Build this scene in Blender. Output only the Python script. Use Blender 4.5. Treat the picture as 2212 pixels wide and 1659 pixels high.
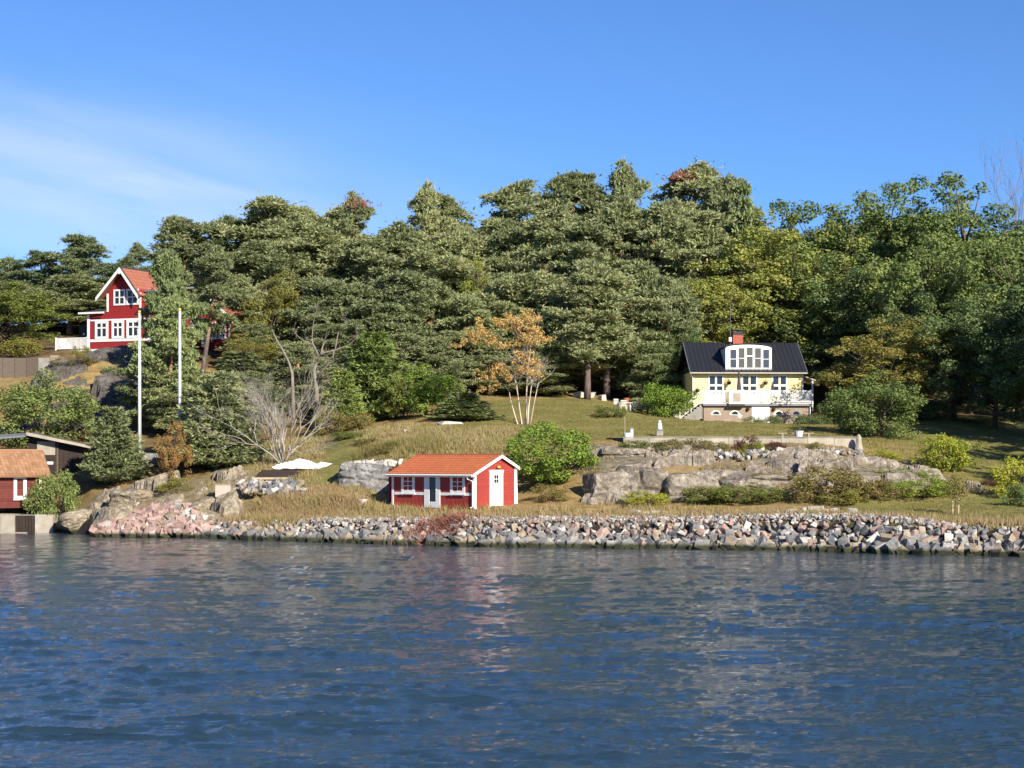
import bpy, math, random
import numpy as np
from mathutils import Vector, Matrix, noise as mnoise

# ------------------------------------------------------------------ camera, sky, sun, exposure
for o in list(bpy.data.objects):
    bpy.data.objects.remove(o, do_unlink=True)
S = bpy.context.scene
COL = S.collection
R = math.radians
F, CX, HY, CAMH = 4128.0, 1106.0, 990.0, 5.1     # focal length, principal column, horizon row (2212 px wide), eye height in m

cam_d = bpy.data.cameras.new('camera')
cam = bpy.data.objects.new('camera', cam_d)
COL.objects.link(cam)
cam.location = (0, 0, CAMH)
cam.rotation_euler = (R(90), 0, 0)
cam_d.sensor_width = 36.0
cam_d.lens = 36.0 * F / 2212.0
cam_d.shift_y = (HY - 829.5) / 2212.0
cam_d.clip_start = 0.5
cam_d.clip_end = 6000
S.camera = cam

SUN_AZ, SUN_EL = 34.0, 29.0      # azimuth from the camera's back towards its right, elevation
sdir = Vector((math.sin(R(SUN_AZ)) * math.cos(R(SUN_EL)), -math.cos(R(SUN_AZ)) * math.cos(R(SUN_EL)), math.sin(R(SUN_EL))))
sun_d = bpy.data.lights.new('sun', 'SUN')
sun = bpy.data.objects.new('sun', sun_d)
COL.objects.link(sun)
sun.rotation_euler = sdir.to_track_quat('Z', 'Y').to_euler()
sun_d.energy = 5.0
sun_d.angle = R(0.53)
sun_d.color = (1.0, 0.92, 0.78)

W = bpy.data.worlds.new('World')
S.world = W
W.use_nodes = True
nt = W.node_tree
nt.nodes.clear()
def wn(t, **kw):
    n = nt.nodes.new(t)
    for k, v in kw.items(): setattr(n, k, v)
    return n
def wmath(op, a, b=None, c=None, clamp=False):
    n = wn('ShaderNodeMath', operation=op, use_clamp=clamp)
    for i, v in enumerate((a, b, c)):
        if v is None: continue
        if isinstance(v, (int, float)): n.inputs[i].default_value = v
        else: nt.links.new(v, n.inputs[i])
    return n.outputs[0]
sky = wn('ShaderNodeTexSky', sky_type='NISHITA', sun_disc=False)
sky.sun_elevation = R(SUN_EL)
sky.sun_rotation = R(180 - SUN_AZ)
sky.altitude = 0
sky.air_density = 0.8
sky.dust_density = 0.1
sky.ozone_density = 6.0
tint = wn('ShaderNodeMix', data_type='RGBA', blend_type='MULTIPLY')
tint.inputs['Factor'].default_value = 1.0
nt.links.new(sky.outputs[0], tint.inputs['A'])
tint.inputs['B'].default_value = (0.68, 0.86, 1.08, 1)
tc = wn('ShaderNodeTexCoord')
sep = wn('ShaderNodeSeparateXYZ')
nt.links.new(tc.outputs['Generated'], sep.inputs[0])
az = wmath('ARCTAN2', sep.outputs[0], sep.outputs[1])
el = wmath('ARCSINE', sep.outputs[2])
# thin cirrus: streaks drawn out along a slightly sloping direction
u1 = wmath('MULTIPLY_ADD', el, 1.1, az)
v1 = wmath('MULTIPLY_ADD', az, 0.16, el)
comb = wn('ShaderNodeCombineXYZ')
nt.links.new(wmath('MULTIPLY', u1, 7.0), comb.inputs[0])
nt.links.new(wmath('MULTIPLY', v1, 34.0), comb.inputs[1])
nz = wn('ShaderNodeTexNoise')
nz.inputs['Scale'].default_value = 1.0
nz.inputs['Detail'].default_value = 5.0
nz.inputs['Roughness'].default_value = 0.5
nz.inputs['Distortion'].default_value = 0.35
nt.links.new(comb.outputs[0], nz.inputs['Vector'])
streak = wmath('MULTIPLY_ADD', nz.outputs[0], 1.5, -0.25, clamp=True)
da = wmath('MULTIPLY', wmath('ADD', az, 0.215), 6.6)
de = wmath('MULTIPLY', wmath('ADD', v1, -0.103), 26.0)
r2 = wmath('ADD', wmath('MULTIPLY', da, da), wmath('MULTIPLY', de, de))
mask = wmath('POWER', 2.718, wmath('MULTIPLY', r2, -0.8))
nb = wn('ShaderNodeTexNoise')
nb.inputs['Scale'].default_value = 1.4
nb.inputs['Detail'].default_value = 2.0
nt.links.new(tc.outputs['Generated'], nb.inputs['Vector'])
elsewhere = wmath('MULTIPLY', wmath('MULTIPLY_ADD', nb.outputs[0], 3.0, -1.6, clamp=True),
                  wmath('MULTIPLY_ADD', wmath('ABSOLUTE', az), 5.0, -1.8, clamp=True))
cover = wmath('MULTIPLY', streak, wmath('MAXIMUM', mask, wmath('MULTIPLY', elsewhere, 0.5)))
cover = wmath('MULTIPLY', cover, 0.72, clamp=True)
cmix = wn('ShaderNodeMix', data_type='RGBA')
nt.links.new(cover, cmix.inputs['Factor'])
nt.links.new(tint.outputs['Result'], cmix.inputs['A'])
cmix.inputs['B'].default_value = (6.6, 6.9, 8.4, 1)
bg = wn('ShaderNodeBackground')
bg.inputs['Strength'].default_value = 0.078
nt.links.new(cmix.outputs['Result'], bg.inputs['Color'])
wout = wn('ShaderNodeOutputWorld')
nt.links.new(bg.outputs[0], wout.inputs['Surface'])

S.view_settings.view_transform = 'Standard'
S.view_settings.look = 'None'
S.view_settings.exposure = 0.85
S.view_settings.gamma = 1.0
S.view_settings.use_curve_mapping = False
S.render.engine = 'CYCLES'
S.cycles.max_bounces = 6
S.cycles.diffuse_bounces = 4
S.cycles.glossy_bounces = 3
S.cycles.transmission_bounces = 3
S.cycles.use_denoising = True

# ------------------------------------------------------------------ helpers
def P(x, y, Y):
    """point of the place seen at column x, row y of the photograph (2212 px wide) when it stands Y metres away"""
    return np.array(((x - CX) / F * Y, Y, CAMH + (HY - y) / F * Y))

def fastmesh(name, V, quads=None, tris=None, mats=(), midx=None, smooth=False):
    V = np.asarray(V, dtype=np.float32).reshape(-1, 3)
    me = bpy.data.meshes.new(name)
    nq = 0 if quads is None else len(quads)
    ntr = 0 if tris is None else len(tris)
    loops, starts = [], []
    if nq:
        loops.append(np.asarray(quads, dtype=np.int32).ravel()); starts.append(np.arange(nq, dtype=np.int32) * 4)
    if ntr:
        loops.append(np.asarray(tris, dtype=np.int32).ravel()); starts.append(nq * 4 + np.arange(ntr, dtype=np.int32) * 3)
    L = np.concatenate(loops); st = np.concatenate(starts)
    me.vertices.add(len(V)); me.vertices.foreach_set('co', V.ravel())
    me.loops.add(len(L)); me.loops.foreach_set('vertex_index', L)
    me.polygons.add(len(st)); me.polygons.foreach_set('loop_start', st)
    for m in mats: me.materials.append(m)
    if midx is not None: me.polygons.foreach_set('material_index', np.asarray(midx, dtype=np.int32))
    me.polygons.foreach_set('use_smooth', np.full(len(st), bool(smooth)))
    me.update(calc_edges=True)
    return me

class MB:
    """collects boxes, prisms and tubes into one mesh"""
    def __init__(s): s.v, s.f = [], []
    def add(s, vs, fs):
        b = len(s.v); s.v += [tuple(map(float, p)) for p in vs]; s.f += [tuple(b + i for i in q) for q in fs]; return s
    def box(s, x0, x1, y0, y1, z0, z1, fr=None):
        vs = [(x, y, z) for z in (z0, z1) for y in (y0, y1) for x in (x0, x1)]
        if fr: vs = [fr(*p) for p in vs]
        fs = [(0, 2, 3, 1), (4, 5, 7, 6), (0, 1, 5, 4), (2, 6, 7, 3), (0, 4, 6, 2), (1, 3, 7, 5)]
        if fr and fr.flip: fs = [q[::-1] for q in fs]
        return s.add(vs, fs)
    def prism(s, poly, d0, d1, fr=None):
        """polygon in (a, z) pushed from depth d0 to d1"""
        n = len(poly)
        vs = [(a, d0, z) for a, z in poly] + [(a, d1, z) for a, z in poly]
        if fr: vs = [fr(*p) for p in vs]
        fs = [tuple(range(n)), tuple(range(2 * n - 1, n - 1, -1))] + [(i, i + n, (i + 1) % n + n, (i + 1) % n) for i in range(n)]
        return s.add(vs, fs)
    def slab(s, a, b, c, d, t):
        """four corners (ccw from above) thickened downwards by t along the normal"""
        a, b, c, d = map(Vector, (a, b, c, d))
        n = (b - a).cross(d - a).normalized() * t
        vs = [a, b, c, d, a - n, b - n, c - n, d - n]
        return s.add(vs, [(0, 1, 2, 3), (7, 6, 5, 4), (0, 4, 5, 1), (1, 5, 6, 2), (2, 6, 7, 3), (3, 7, 4, 0)])
    def tube(s, pts, rad, n=6):
        pts = [Vector(p) for p in pts]
        if isinstance(rad, (int, float)): rad = [rad] * len(pts)
        b = len(s.v)
        for i, p in enumerate(pts):
            d = (pts[min(i + 1, len(pts) - 1)] - pts[max(i - 1, 0)]).normalized()
            u = d.orthogonal().normalized() if abs(d.z) > 0.95 else d.cross(Vector((0, 0, 1))).normalized()
            w = d.cross(u)
            for k in range(n):
                t = 2 * math.pi * k / n
                s.v.append(tuple(p + (u * math.cos(t) + w * math.sin(t)) * rad[i]))
        for i in range(len(pts) - 1):
            for k in range(n):
                a0, a1 = b + i * n + k, b + i * n + (k + 1) % n
                s.f.append((a0, a1, a1 + n, a0 + n))
        s.f.append(tuple(b + k for k in range(n))[::-1])
        s.f.append(tuple(b + (len(pts) - 1) * n + k for k in range(n)))
        return s
    def lathe(s, prof, c=(0, 0, 0), n=16):
        b = len(s.v)
        for r, z in prof:
            for k in range(n):
                t = 2 * math.pi * k / n
                s.v.append((c[0] + r * math.cos(t), c[1] + r * math.sin(t), c[2] + z))
        for i in range(len(prof) - 1):
            for k in range(n):
                a0, a1 = b + i * n + k, b + i * n + (k + 1) % n
                s.f.append((a0, a1, a1 + n, a0 + n))
        s.f.append(tuple(b + k for k in range(n))[::-1])
        s.f.append(tuple(b + (len(prof) - 1) * n + k for k in range(n)))
        return s
    def mesh(s, name, mat, smooth=False):
        me = bpy.data.meshes.new(name)
        me.from_pydata(s.v, [], s.f)
        me.materials.append(mat)
        if smooth: me.polygons.foreach_set('use_smooth', [True] * len(me.polygons))
        me.update()
        return me
    def build(s, name, mat, parent=None, smooth=False, bevel=0):
        o = link(name, s.mesh(name, mat, smooth), parent)
        if bevel:
            m = o.modifiers.new('bevel', 'BEVEL'); m.width = bevel; m.segments = 1; m.limit_method = 'ANGLE'
        return o

class Frame:
    """wall frame: a runs along the wall, d sticks out of it, z is up"""
    def __init__(s, origin, u, n):
        s.o, s.u, s.n = origin, u, n
        s.flip = (u[0] * n[1] - u[1] * n[0]) < 0
        s.flip = not s.flip if False else s.flip
    def __call__(s, a, d, z):
        return (s.o[0] + s.u[0] * a + s.n[0] * d, s.o[1] + s.u[1] * a + s.n[1] * d, s.o[2] + z)

def link(name, data, parent=None, loc=None, rot=None, scale=None):
    o = bpy.data.objects.new(name, data)
    COL.objects.link(o)
    if parent: o.parent = parent
    if loc is not None: o.location = tuple(float(v) for v in loc)
    if rot is not None: o.rotation_euler = rot
    if scale is not None: o.scale = scale
    return o
def tag(o, label=None, cat=None, group=None, kind=None):
    if label: o['label'] = label
    if cat: o['category'] = cat
    if group: o['group'] = group
    if kind: o['kind'] = kind
    return o
def thing(name, label, cat, loc=(0, 0, 0), rotz=0.0, group=None):
    o = link(name, None, None, loc, (0, 0, rotz))
    o.empty_display_size = 0.3
    return tag(o, label, cat, group)

# ------------------------------------------------------------------ materials
def mnode(m, t, **kw):
    n = m.node_tree.nodes.new(t)
    for k, v in kw.items(): setattr(n, k, v)
    return n
def newmat(name):
    m = bpy.data.materials.new(name); m.use_nodes = True
    return m, m.node_tree.nodes['Principled BSDF'], m.node_tree.links
def c4(c): return (c[0], c[1], c[2], 1.0)
def paint(name, col, rough=0.6, var=0.12, scale=3.0, bump=0.0, bscale=20.0, spec=0.3, objrand=0.0, col2=None, stretch=None):
    """plain surface with uneven wear"""
    m, b, L = newmat(name)
    tcn = mnode(m, 'ShaderNodeTexCoord')
    vec = tcn.outputs['Object']
    if stretch:
        mp = mnode(m, 'ShaderNodeMapping'); mp.inputs['Scale'].default_value = stretch
        L.new(vec, mp.inputs[0]); vec = mp.outputs[0]
    n = mnode(m, 'ShaderNodeTexNoise'); n.inputs['Scale'].default_value = scale; n.inputs['Detail'].default_value = 6; n.inputs['Roughness'].default_value = 0.65
    L.new(vec, n.inputs['Vector'])
    mx = mnode(m, 'ShaderNodeMix', data_type='RGBA')
    rp = mnode(m, 'ShaderNodeMapRange'); rp.inputs[1].default_value = 0.3; rp.inputs[2].default_value = 0.7
    L.new(n.outputs[0], rp.inputs[0]); L.new(rp.outputs[0], mx.inputs['Factor'])
    d = col2 if col2 else tuple(v * (1 - 2 * var) for v in col)
    mx.inputs['A'].default_value = c4(d); mx.inputs['B'].default_value = c4(col)
    out = mx.outputs['Result']
    if objrand:
        oi = mnode(m, 'ShaderNodeObjectInfo')
        hs = mnode(m, 'ShaderNodeHueSaturation')
        mr = mnode(m, 'ShaderNodeMapRange'); mr.inputs[3].default_value = 1 - objrand; mr.inputs[4].default_value = 1 + objrand
        L.new(oi.outputs['Random'], mr.inputs[0]); L.new(mr.outputs[0], hs.inputs['Value']); L.new(out, hs.inputs['Color']); out = hs.outputs[0]
    L.new(out, b.inputs['Base Color'])
    b.inputs['Roughness'].default_value = rough
    b.inputs['Specular IOR Level'].default_value = spec
    if bump:
        n2 = mnode(m, 'ShaderNodeTexNoise'); n2.inputs['Scale'].default_value = bscale; n2.inputs['Detail'].default_value = 5
        L.new(vec, n2.inputs['Vector'])
        bp = mnode(m, 'ShaderNodeBump'); bp.inputs['Strength'].default_value = bump; bp.inputs['Distance'].default_value = 0.05
        L.new(n2.outputs[0], bp.inputs['Height']); L.new(bp.outputs[0], b.inputs['Normal'])
    return m
def leafmat(name, c1, c2, c3=None, transl=0.3, objv=0.18, hue=0.012):
    """leaves: every leaf its own shade between c1 and c2, now and then c3; each plant a little lighter or darker"""
    m, b, L = newmat(name)
    g = mnode(m, 'ShaderNodeNewGeometry')
    mx = mnode(m, 'ShaderNodeMix', data_type='RGBA')
    L.new(g.outputs['Random Per Island'], mx.inputs['Factor'])
    mx.inputs['A'].default_value = c4(c1); mx.inputs['B'].default_value = c4(c2)
    out = mx.outputs['Result']
    tcn = mnode(m, 'ShaderNodeTexCoord')
    n = mnode(m, 'ShaderNodeTexNoise'); n.inputs['Scale'].default_value = 0.55; n.inputs['Detail'].default_value = 3
    L.new(tcn.outputs['Object'], n.inputs['Vector'])
    if c3:
        m3 = mnode(m, 'ShaderNodeMix', data_type='RGBA')
        rp = mnode(m, 'ShaderNodeMapRange'); rp.inputs[1].default_value = 0.52; rp.inputs[2].default_value = 0.68
        L.new(n.outputs[0], rp.inputs[0]); L.new(rp.outputs[0], m3.inputs['Factor'])
        L.new(out, m3.inputs['A']); m3.inputs['B'].default_value = c4(c3); out = m3.outputs['Result']
    oi = mnode(m, 'ShaderNodeObjectInfo')
    hs = mnode(m, 'ShaderNodeHueSaturation')
    mr = mnode(m, 'ShaderNodeMapRange'); mr.inputs[3].default_value = 1 - objv; mr.inputs[4].default_value = 1 + objv
    L.new(oi.outputs['Random'], mr.inputs[0]); L.new(mr.outputs[0], hs.inputs['Value'])
    mr2 = mnode(m, 'ShaderNodeMapRange'); mr2.inputs[3].default_value = 0.5 + hue; mr2.inputs[4].default_value = 0.5 - hue
    L.new(oi.outputs['Random'], mr2.inputs[0]); L.new(mr2.outputs[0], hs.inputs['Hue'])
    L.new(out, hs.inputs['Color']); out = hs.outputs[0]
    L.new(out, b.inputs['Base Color'])
    b.inputs['Roughness'].default_value = 0.6
    b.inputs['Specular IOR Level'].default_value = 0.25
    tr = mnode(m, 'ShaderNodeBsdfTranslucent'); L.new(out, tr.inputs['Color'])
    ms = mnode(m, 'ShaderNodeMixShader'); ms.inputs[0].default_value = transl
    L.new(b.outputs[0], ms.inputs[1]); L.new(tr.outputs[0], ms.inputs[2])
    L.new(ms.outputs[0], m.node_tree.nodes['Material Output'].inputs['Surface'])
    return m
def glass(name, col=(0.02, 0.025, 0.03), rough=0.04):
    m, b, L = newmat(name)
    b.inputs['Base Color'].default_value = c4(col); b.inputs['Roughness'].default_value = rough
    b.inputs['Specular IOR Level'].default_value = 0.5
    return m

M = {}
M['white'] = paint('white_paint', (0.80, 0.79, 0.76), 0.5, 0.05, 2.0)
M['offwhite'] = paint('cream_paint', (0.78, 0.74, 0.62), 0.5, 0.05, 2.0)
M['red'] = paint('red_board_paint', (0.34, 0.048, 0.038), 0.7, 0.10, 1.5, objrand=0.07)
M['redhouse'] = paint('deep_red_paint', (0.30, 0.022, 0.024), 0.7, 0.10, 1.5, bump=0.25, bscale=6, stretch=(7, 7, 0.3))
M['oldred'] = paint('weathered_red_paint', (0.15, 0.036, 0.028), 0.8, 0.18, 1.5, objrand=0.12)
M['tile'] = paint('orange_roof_tile', (0.38, 0.112, 0.048), 0.75, 0.16, 3.0, objrand=0.10)
M['oldtile'] = paint('lichen_spotted_tile', (0.36, 0.14, 0.07), 0.85, 0.2, 2.2, objrand=0.2, col2=(0.27, 0.19, 0.11))
M['redtile'] = paint('red_clay_tile', (0.32, 0.115, 0.075), 0.75, 0.1, 3.0, objrand=0.08)
M['metal'] = paint('black_roof_metal', (0.020, 0.021, 0.026), 0.5, 0.1, 1.0, spec=0.4, objrand=0.06)
M['dark'] = paint('dark_brown_wood', (0.045, 0.030, 0.024), 0.8, 0.2, 3.0, objrand=0.12)
M['greymetal'] = paint('grey_sheet_metal', (0.20, 0.21, 0.23), 0.45, 0.1, 2.0, spec=0.5)
M['darkgrey'] = paint('dark_grey_felt', (0.05, 0.05, 0.055), 0.8, 0.1, 2.0)
M['yellow'] = paint('yellow_house_paint', (0.80, 0.66, 0.31), 0.65, 0.05, 1.0, bump=0.25, bscale=5, stretch=(0.3, 0.3, 7))
M['beige'] = paint('beige_plaster', (0.33, 0.25, 0.19), 0.85, 0.14, 1.2, bump=0.3, bscale=14)
M['brick'] = paint('red_brick', (0.42, 0.11, 0.075), 0.85, 0.15, 6.0)
M['concrete'] = paint('pale_concrete', (0.42, 0.37, 0.30), 0.9, 0.18, 1.3, bump=0.4, bscale=9, objrand=0.1)
M['greyconcrete'] = paint('grey_concrete', (0.30, 0.28, 0.25), 0.9, 0.2, 1.3, bump=0.4, bscale=9, objrand=0.1)
M['stone'] = paint('grey_wall_stone', (0.34, 0.32, 0.30), 0.9, 0.2, 2.5, bump=0.4, bscale=8, objrand=0.18)
M['glass'] = glass('window_glass')
M['glass3'] = glass('brownish_window_glass', (0.10, 0.09, 0.075), 0.05)
M['glass2'] = glass('blue_window_glass', (0.05, 0.06, 0.08), 0.05)
M['plank'] = paint('weathered_plank', (0.14, 0.11, 0.085), 0.85, 0.2, 2.0, objrand=0.15, stretch=(1, 1, 8))
M['palewood'] = paint('pale_wood', (0.52, 0.40, 0.27), 0.8, 0.15, 3.0)
M['tarp'] = paint('white_tarpaulin', (0.82, 0.82, 0.82), 0.6, 0.04, 1.5)
M['purple'] = paint('dark_purple_canvas', (0.07, 0.055, 0.10), 0.9, 0.1, 3.0)
M['terracotta'] = paint('terracotta', (0.42, 0.14, 0.07), 0.85, 0.1, 3.0)
M['lampyellow'] = paint('yellow_lamp_shade', (0.75, 0.48, 0.05), 0.4, 0.05, 3.0)
M['tan'] = paint('buff_panel', (0.45, 0.40, 0.30), 0.7, 0.1, 2.0)
M['plasticgrey'] = paint('light_grey_enamel', (0.62, 0.64, 0.66), 0.4, 0.05, 3.0)
M['pinkbox'] = paint('faded_pink_paint', (0.52, 0.40, 0.34), 0.8, 0.08, 3.0)

def noise_on(m, L, scale, lo, hi, stretch):
    g = mnode(m, 'ShaderNodeNewGeometry'); mp = mnode(m, 'ShaderNodeMapping'); mp.inputs['Scale'].default_value = stretch; L.new(g.outputs['Position'], mp.inputs[0])
    n = mnode(m, 'ShaderNodeTexNoise'); n.inputs['Scale'].default_value = scale; n.inputs['Detail'].default_value = 6; n.inputs['Roughness'].default_value = .65; L.new(mp.outputs[0], n.inputs['Vector'])
    r = mnode(m, 'ShaderNodeMapRange'); r.inputs[1].default_value = lo; r.inputs[2].default_value = hi; L.new(n.outputs[0], r.inputs[0]); return r.outputs[0]
def rockmat(name, c1, c2, c3, scale=1.0, objrand=0.15, moss=None, bump=0.5):
    m, b, L = newmat(name)
    g = mnode(m, 'ShaderNodeNewGeometry')
    n = mnode(m, 'ShaderNodeTexNoise'); n.inputs['Scale'].default_value = 0.8 * scale; n.inputs['Detail'].default_value = 8; n.inputs['Roughness'].default_value = 0.7
    L.new(g.outputs['Position'], n.inputs['Vector'])
    cr = mnode(m, 'ShaderNodeValToRGB')
    cr.color_ramp.elements[0].position = 0.32; cr.color_ramp.elements[0].color = c4(c1)
    cr.color_ramp.elements[1].position = 0.68; cr.color_ramp.elements[1].color = c4(c3)
    e = cr.color_ramp.elements.new(0.5); e.color = c4(c2)
    L.new(n.outputs[0], cr.inputs[0])
    out = cr.outputs[0]
    # lichen speckle
    v = mnode(m, 'ShaderNodeTexNoise'); v.inputs['Scale'].default_value = 4.5 * scale; v.inputs['Detail'].default_value = 5; v.inputs['Roughness'].default_value = 0.75
    L.new(g.outputs['Position'], v.inputs['Vector'])
    mr = mnode(m, 'ShaderNodeMapRange'); mr.inputs[1].default_value = 0.38; mr.inputs[2].default_value = 0.62; mr.inputs[3].default_value = .62 if bump > .4 else .85; mr.inputs[4].default_value = 1.35 if bump > .4 else 1.14
    L.new(v.outputs[0], mr.inputs[0])
    mm = mnode(m, 'ShaderNodeVectorMath', operation='SCALE'); L.new(out, mm.inputs[0]); L.new(mr.outputs[0], mm.inputs['Scale']); out = mm.outputs[0]
    if bump > .8:
        for sc_, st_, lo_, hi_, cc_ in ((2.6, (1, 1, 1), .57, .63, (.50, .47, .42)), (1.5, (1, 1, .22), .58, .68, (.05, .045, .04)), (7.0, (1, 1, 1), .62, .68, (.16, .10, .045))):
            f_ = noise_on(m, L, sc_, lo_, hi_, st_)
            mx = mnode(m, 'ShaderNodeMix', data_type='RGBA'); ml = mnode(m, 'ShaderNodeMath', operation='MULTIPLY'); L.new(f_, ml.inputs[0]); ml.inputs[1].default_value = .6
            L.new(ml.outputs[0], mx.inputs['Factor']); L.new(out, mx.inputs['A']); mx.inputs['B'].default_value = c4(cc_); out = mx.outputs['Result']
    if moss:
        n3 = mnode(m, 'ShaderNodeTexNoise'); n3.inputs['Scale'].default_value = 0.45; n3.inputs['Detail'].default_value = 5
        L.new(g.outputs['Position'], n3.inputs['Vector'])
        sp = mnode(m, 'ShaderNodeSeparateXYZ'); L.new(g.outputs['Normal'], sp.inputs[0])
        ma = mnode(m, 'ShaderNodeMath', operation='MULTIPLY'); L.new(n3.outputs[0], ma.inputs[0]); L.new(sp.outputs[2], ma.inputs[1])
        r2_ = mnode(m, 'ShaderNodeMapRange'); r2_.inputs[1].default_value = 0.50; r2_.inputs[2].default_value = 0.60
        L.new(ma.outputs[0], r2_.inputs[0])
        mx = mnode(m, 'ShaderNodeMix', data_type='RGBA'); L.new(r2_.outputs[0], mx.inputs['Factor']); L.new(out, mx.inputs['A']); mx.inputs['B'].default_value = c4(moss); out = mx.outputs['Result']
    # algae on what the waves keep wet
    sp2 = mnode(m, 'ShaderNodeSeparateXYZ'); L.new(g.outputs['Position'], sp2.inputs[0])
    ad = mnode(m, 'ShaderNodeMath', operation='MULTIPLY_ADD'); L.new(v.outputs[0], ad.inputs[0]); ad.inputs[1].default_value = -0.35; L.new(sp2.outputs[2], ad.inputs[2])
    wr = mnode(m, 'ShaderNodeMapRange'); wr.inputs[1].default_value = 0.0; wr.inputs[2].default_value = 0.18; wr.inputs[3].default_value = 1; wr.inputs[4].default_value = 0
    L.new(ad.outputs[0], wr.inputs[0])
    wx = mnode(m, 'ShaderNodeMix', data_type='RGBA'); L.new(wr.outputs[0], wx.inputs['Factor']); L.new(out, wx.inputs['A']); wx.inputs['B'].default_value = (0.030, 0.032, 0.014, 1); out = wx.outputs['Result']
    if objrand:
        oi = mnode(m, 'ShaderNodeObjectInfo'); hs = mnode(m, 'ShaderNodeHueSaturation')
        mr3 = mnode(m, 'ShaderNodeMapRange'); mr3.inputs[3].default_value = 1 - objrand; mr3.inputs[4].default_value = 1 + objrand
        L.new(oi.outputs['Random'], mr3.inputs[0]); L.new(mr3.outputs[0], hs.inputs['Value']); L.new(out, hs.inputs['Color']); out = hs.outputs[0]
    L.new(out, b.inputs['Base Color']); b.inputs['Roughness'].default_value = 0.85; b.inputs['Specular IOR Level'].default_value = 0.25
    bp = mnode(m, 'ShaderNodeBump'); bp.inputs['Strength'].default_value = bump; bp.inputs['Distance'].default_value = 0.12
    L.new(v.outputs[0], bp.inputs['Height']); L.new(bp.outputs[0], b.inputs['Normal'])
    return m
M['bedrock'] = rockmat('granite_bedrock', (0.105, 0.085, 0.064), (0.215, 0.18, 0.142), (0.34, 0.295, 0.245), 0.9, 0, (0.12, 0.105, 0.04), 0.9)
M['shorerock'] = rockmat('tawny_shore_rock', (0.12, 0.098, 0.070), (0.225, 0.185, 0.13), (0.36, 0.305, 0.225), 0.9, 0, (0.16, 0.13, 0.06), 0.9)
M['cliffrock'] = rockmat('shade_darkened_cliff_rock', (0.045, 0.04, 0.036), (0.09, 0.08, 0.07), (0.15, 0.135, 0.12), 0.7, 0, (0.10, 0.10, 0.05))  # rock under the villa, its colour darkened to stand in for shade
M['greyrock'] = rockmat('lichened_grey_rock', (0.10, 0.098, 0.095), (0.19, 0.185, 0.18), (0.33, 0.32, 0.31), 1.1, 0, None, .9)
M['rock_grey'] = rockmat('grey_stone', (0.107, 0.105, 0.101), (0.190, 0.184, 0.178), (0.291, 0.279, 0.266), 1.5, 0.22, None, .25)
M['rock_dark'] = rockmat('blue_grey_stone', (0.070, 0.074, 0.081), (0.134, 0.137, 0.144), (0.225, 0.225, 0.232), 1.5, 0.22, None, .25)
M['rock_tan'] = rockmat('tan_stone', (0.167, 0.132, 0.092), (0.273, 0.220, 0.158), (0.370, 0.312, 0.238), 1.5, 0.24, None, .25)
M['rock_pink'] = rockmat('pink_granite', (0.211, 0.132, 0.110), (0.308, 0.207, 0.176), (0.387, 0.290, 0.255), 1.5, 0.22, None, .25)
M['rock_pale'] = rockmat('pale_stone', (0.314, 0.284, 0.254), (0.419, 0.389, 0.359), (0.509, 0.479, 0.449), 1.5, 0.14, None, .25)
# ------------------------------------------------------------------ lie of the land
def water_Y(x, y): return CAMH * F / (y - HY)
_sh = [(-400, 1144), (0, 1146), (130, 1150), (220, 1158), (430, 1161), (600, 1167), (850, 1175), (1106, 1181), (1400, 1184), (1700, 1188), (1950, 1196), (2212, 1201), (2700, 1212)]
_shp = np.array([((x - CX) / F * water_Y(x, y), water_Y(x, y)) for x, y in _sh])
_shX = np.concatenate([[-400], _shp[:, 0], [400]]); _shY = np.concatenate([[175], _shp[:, 1], [70]])
def shore(X): return np.interp(X, _shX, _shY)
_bkx = np.array([(x - CX) / F * 112 for x in (0, 130, 215, 330, 420, 600, 850, 1106, 1500, 1750, 1880, 1980, 2212)])
_bkz = np.array([1.3, 1.3, 0.8, 1.5, 1.0, 1.15, 1.35, 1.5, 1.65, 1.85, 1.85, 1.5, 1.4])
def bank(X): return np.interp(X, _bkx, _bkz)

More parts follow.
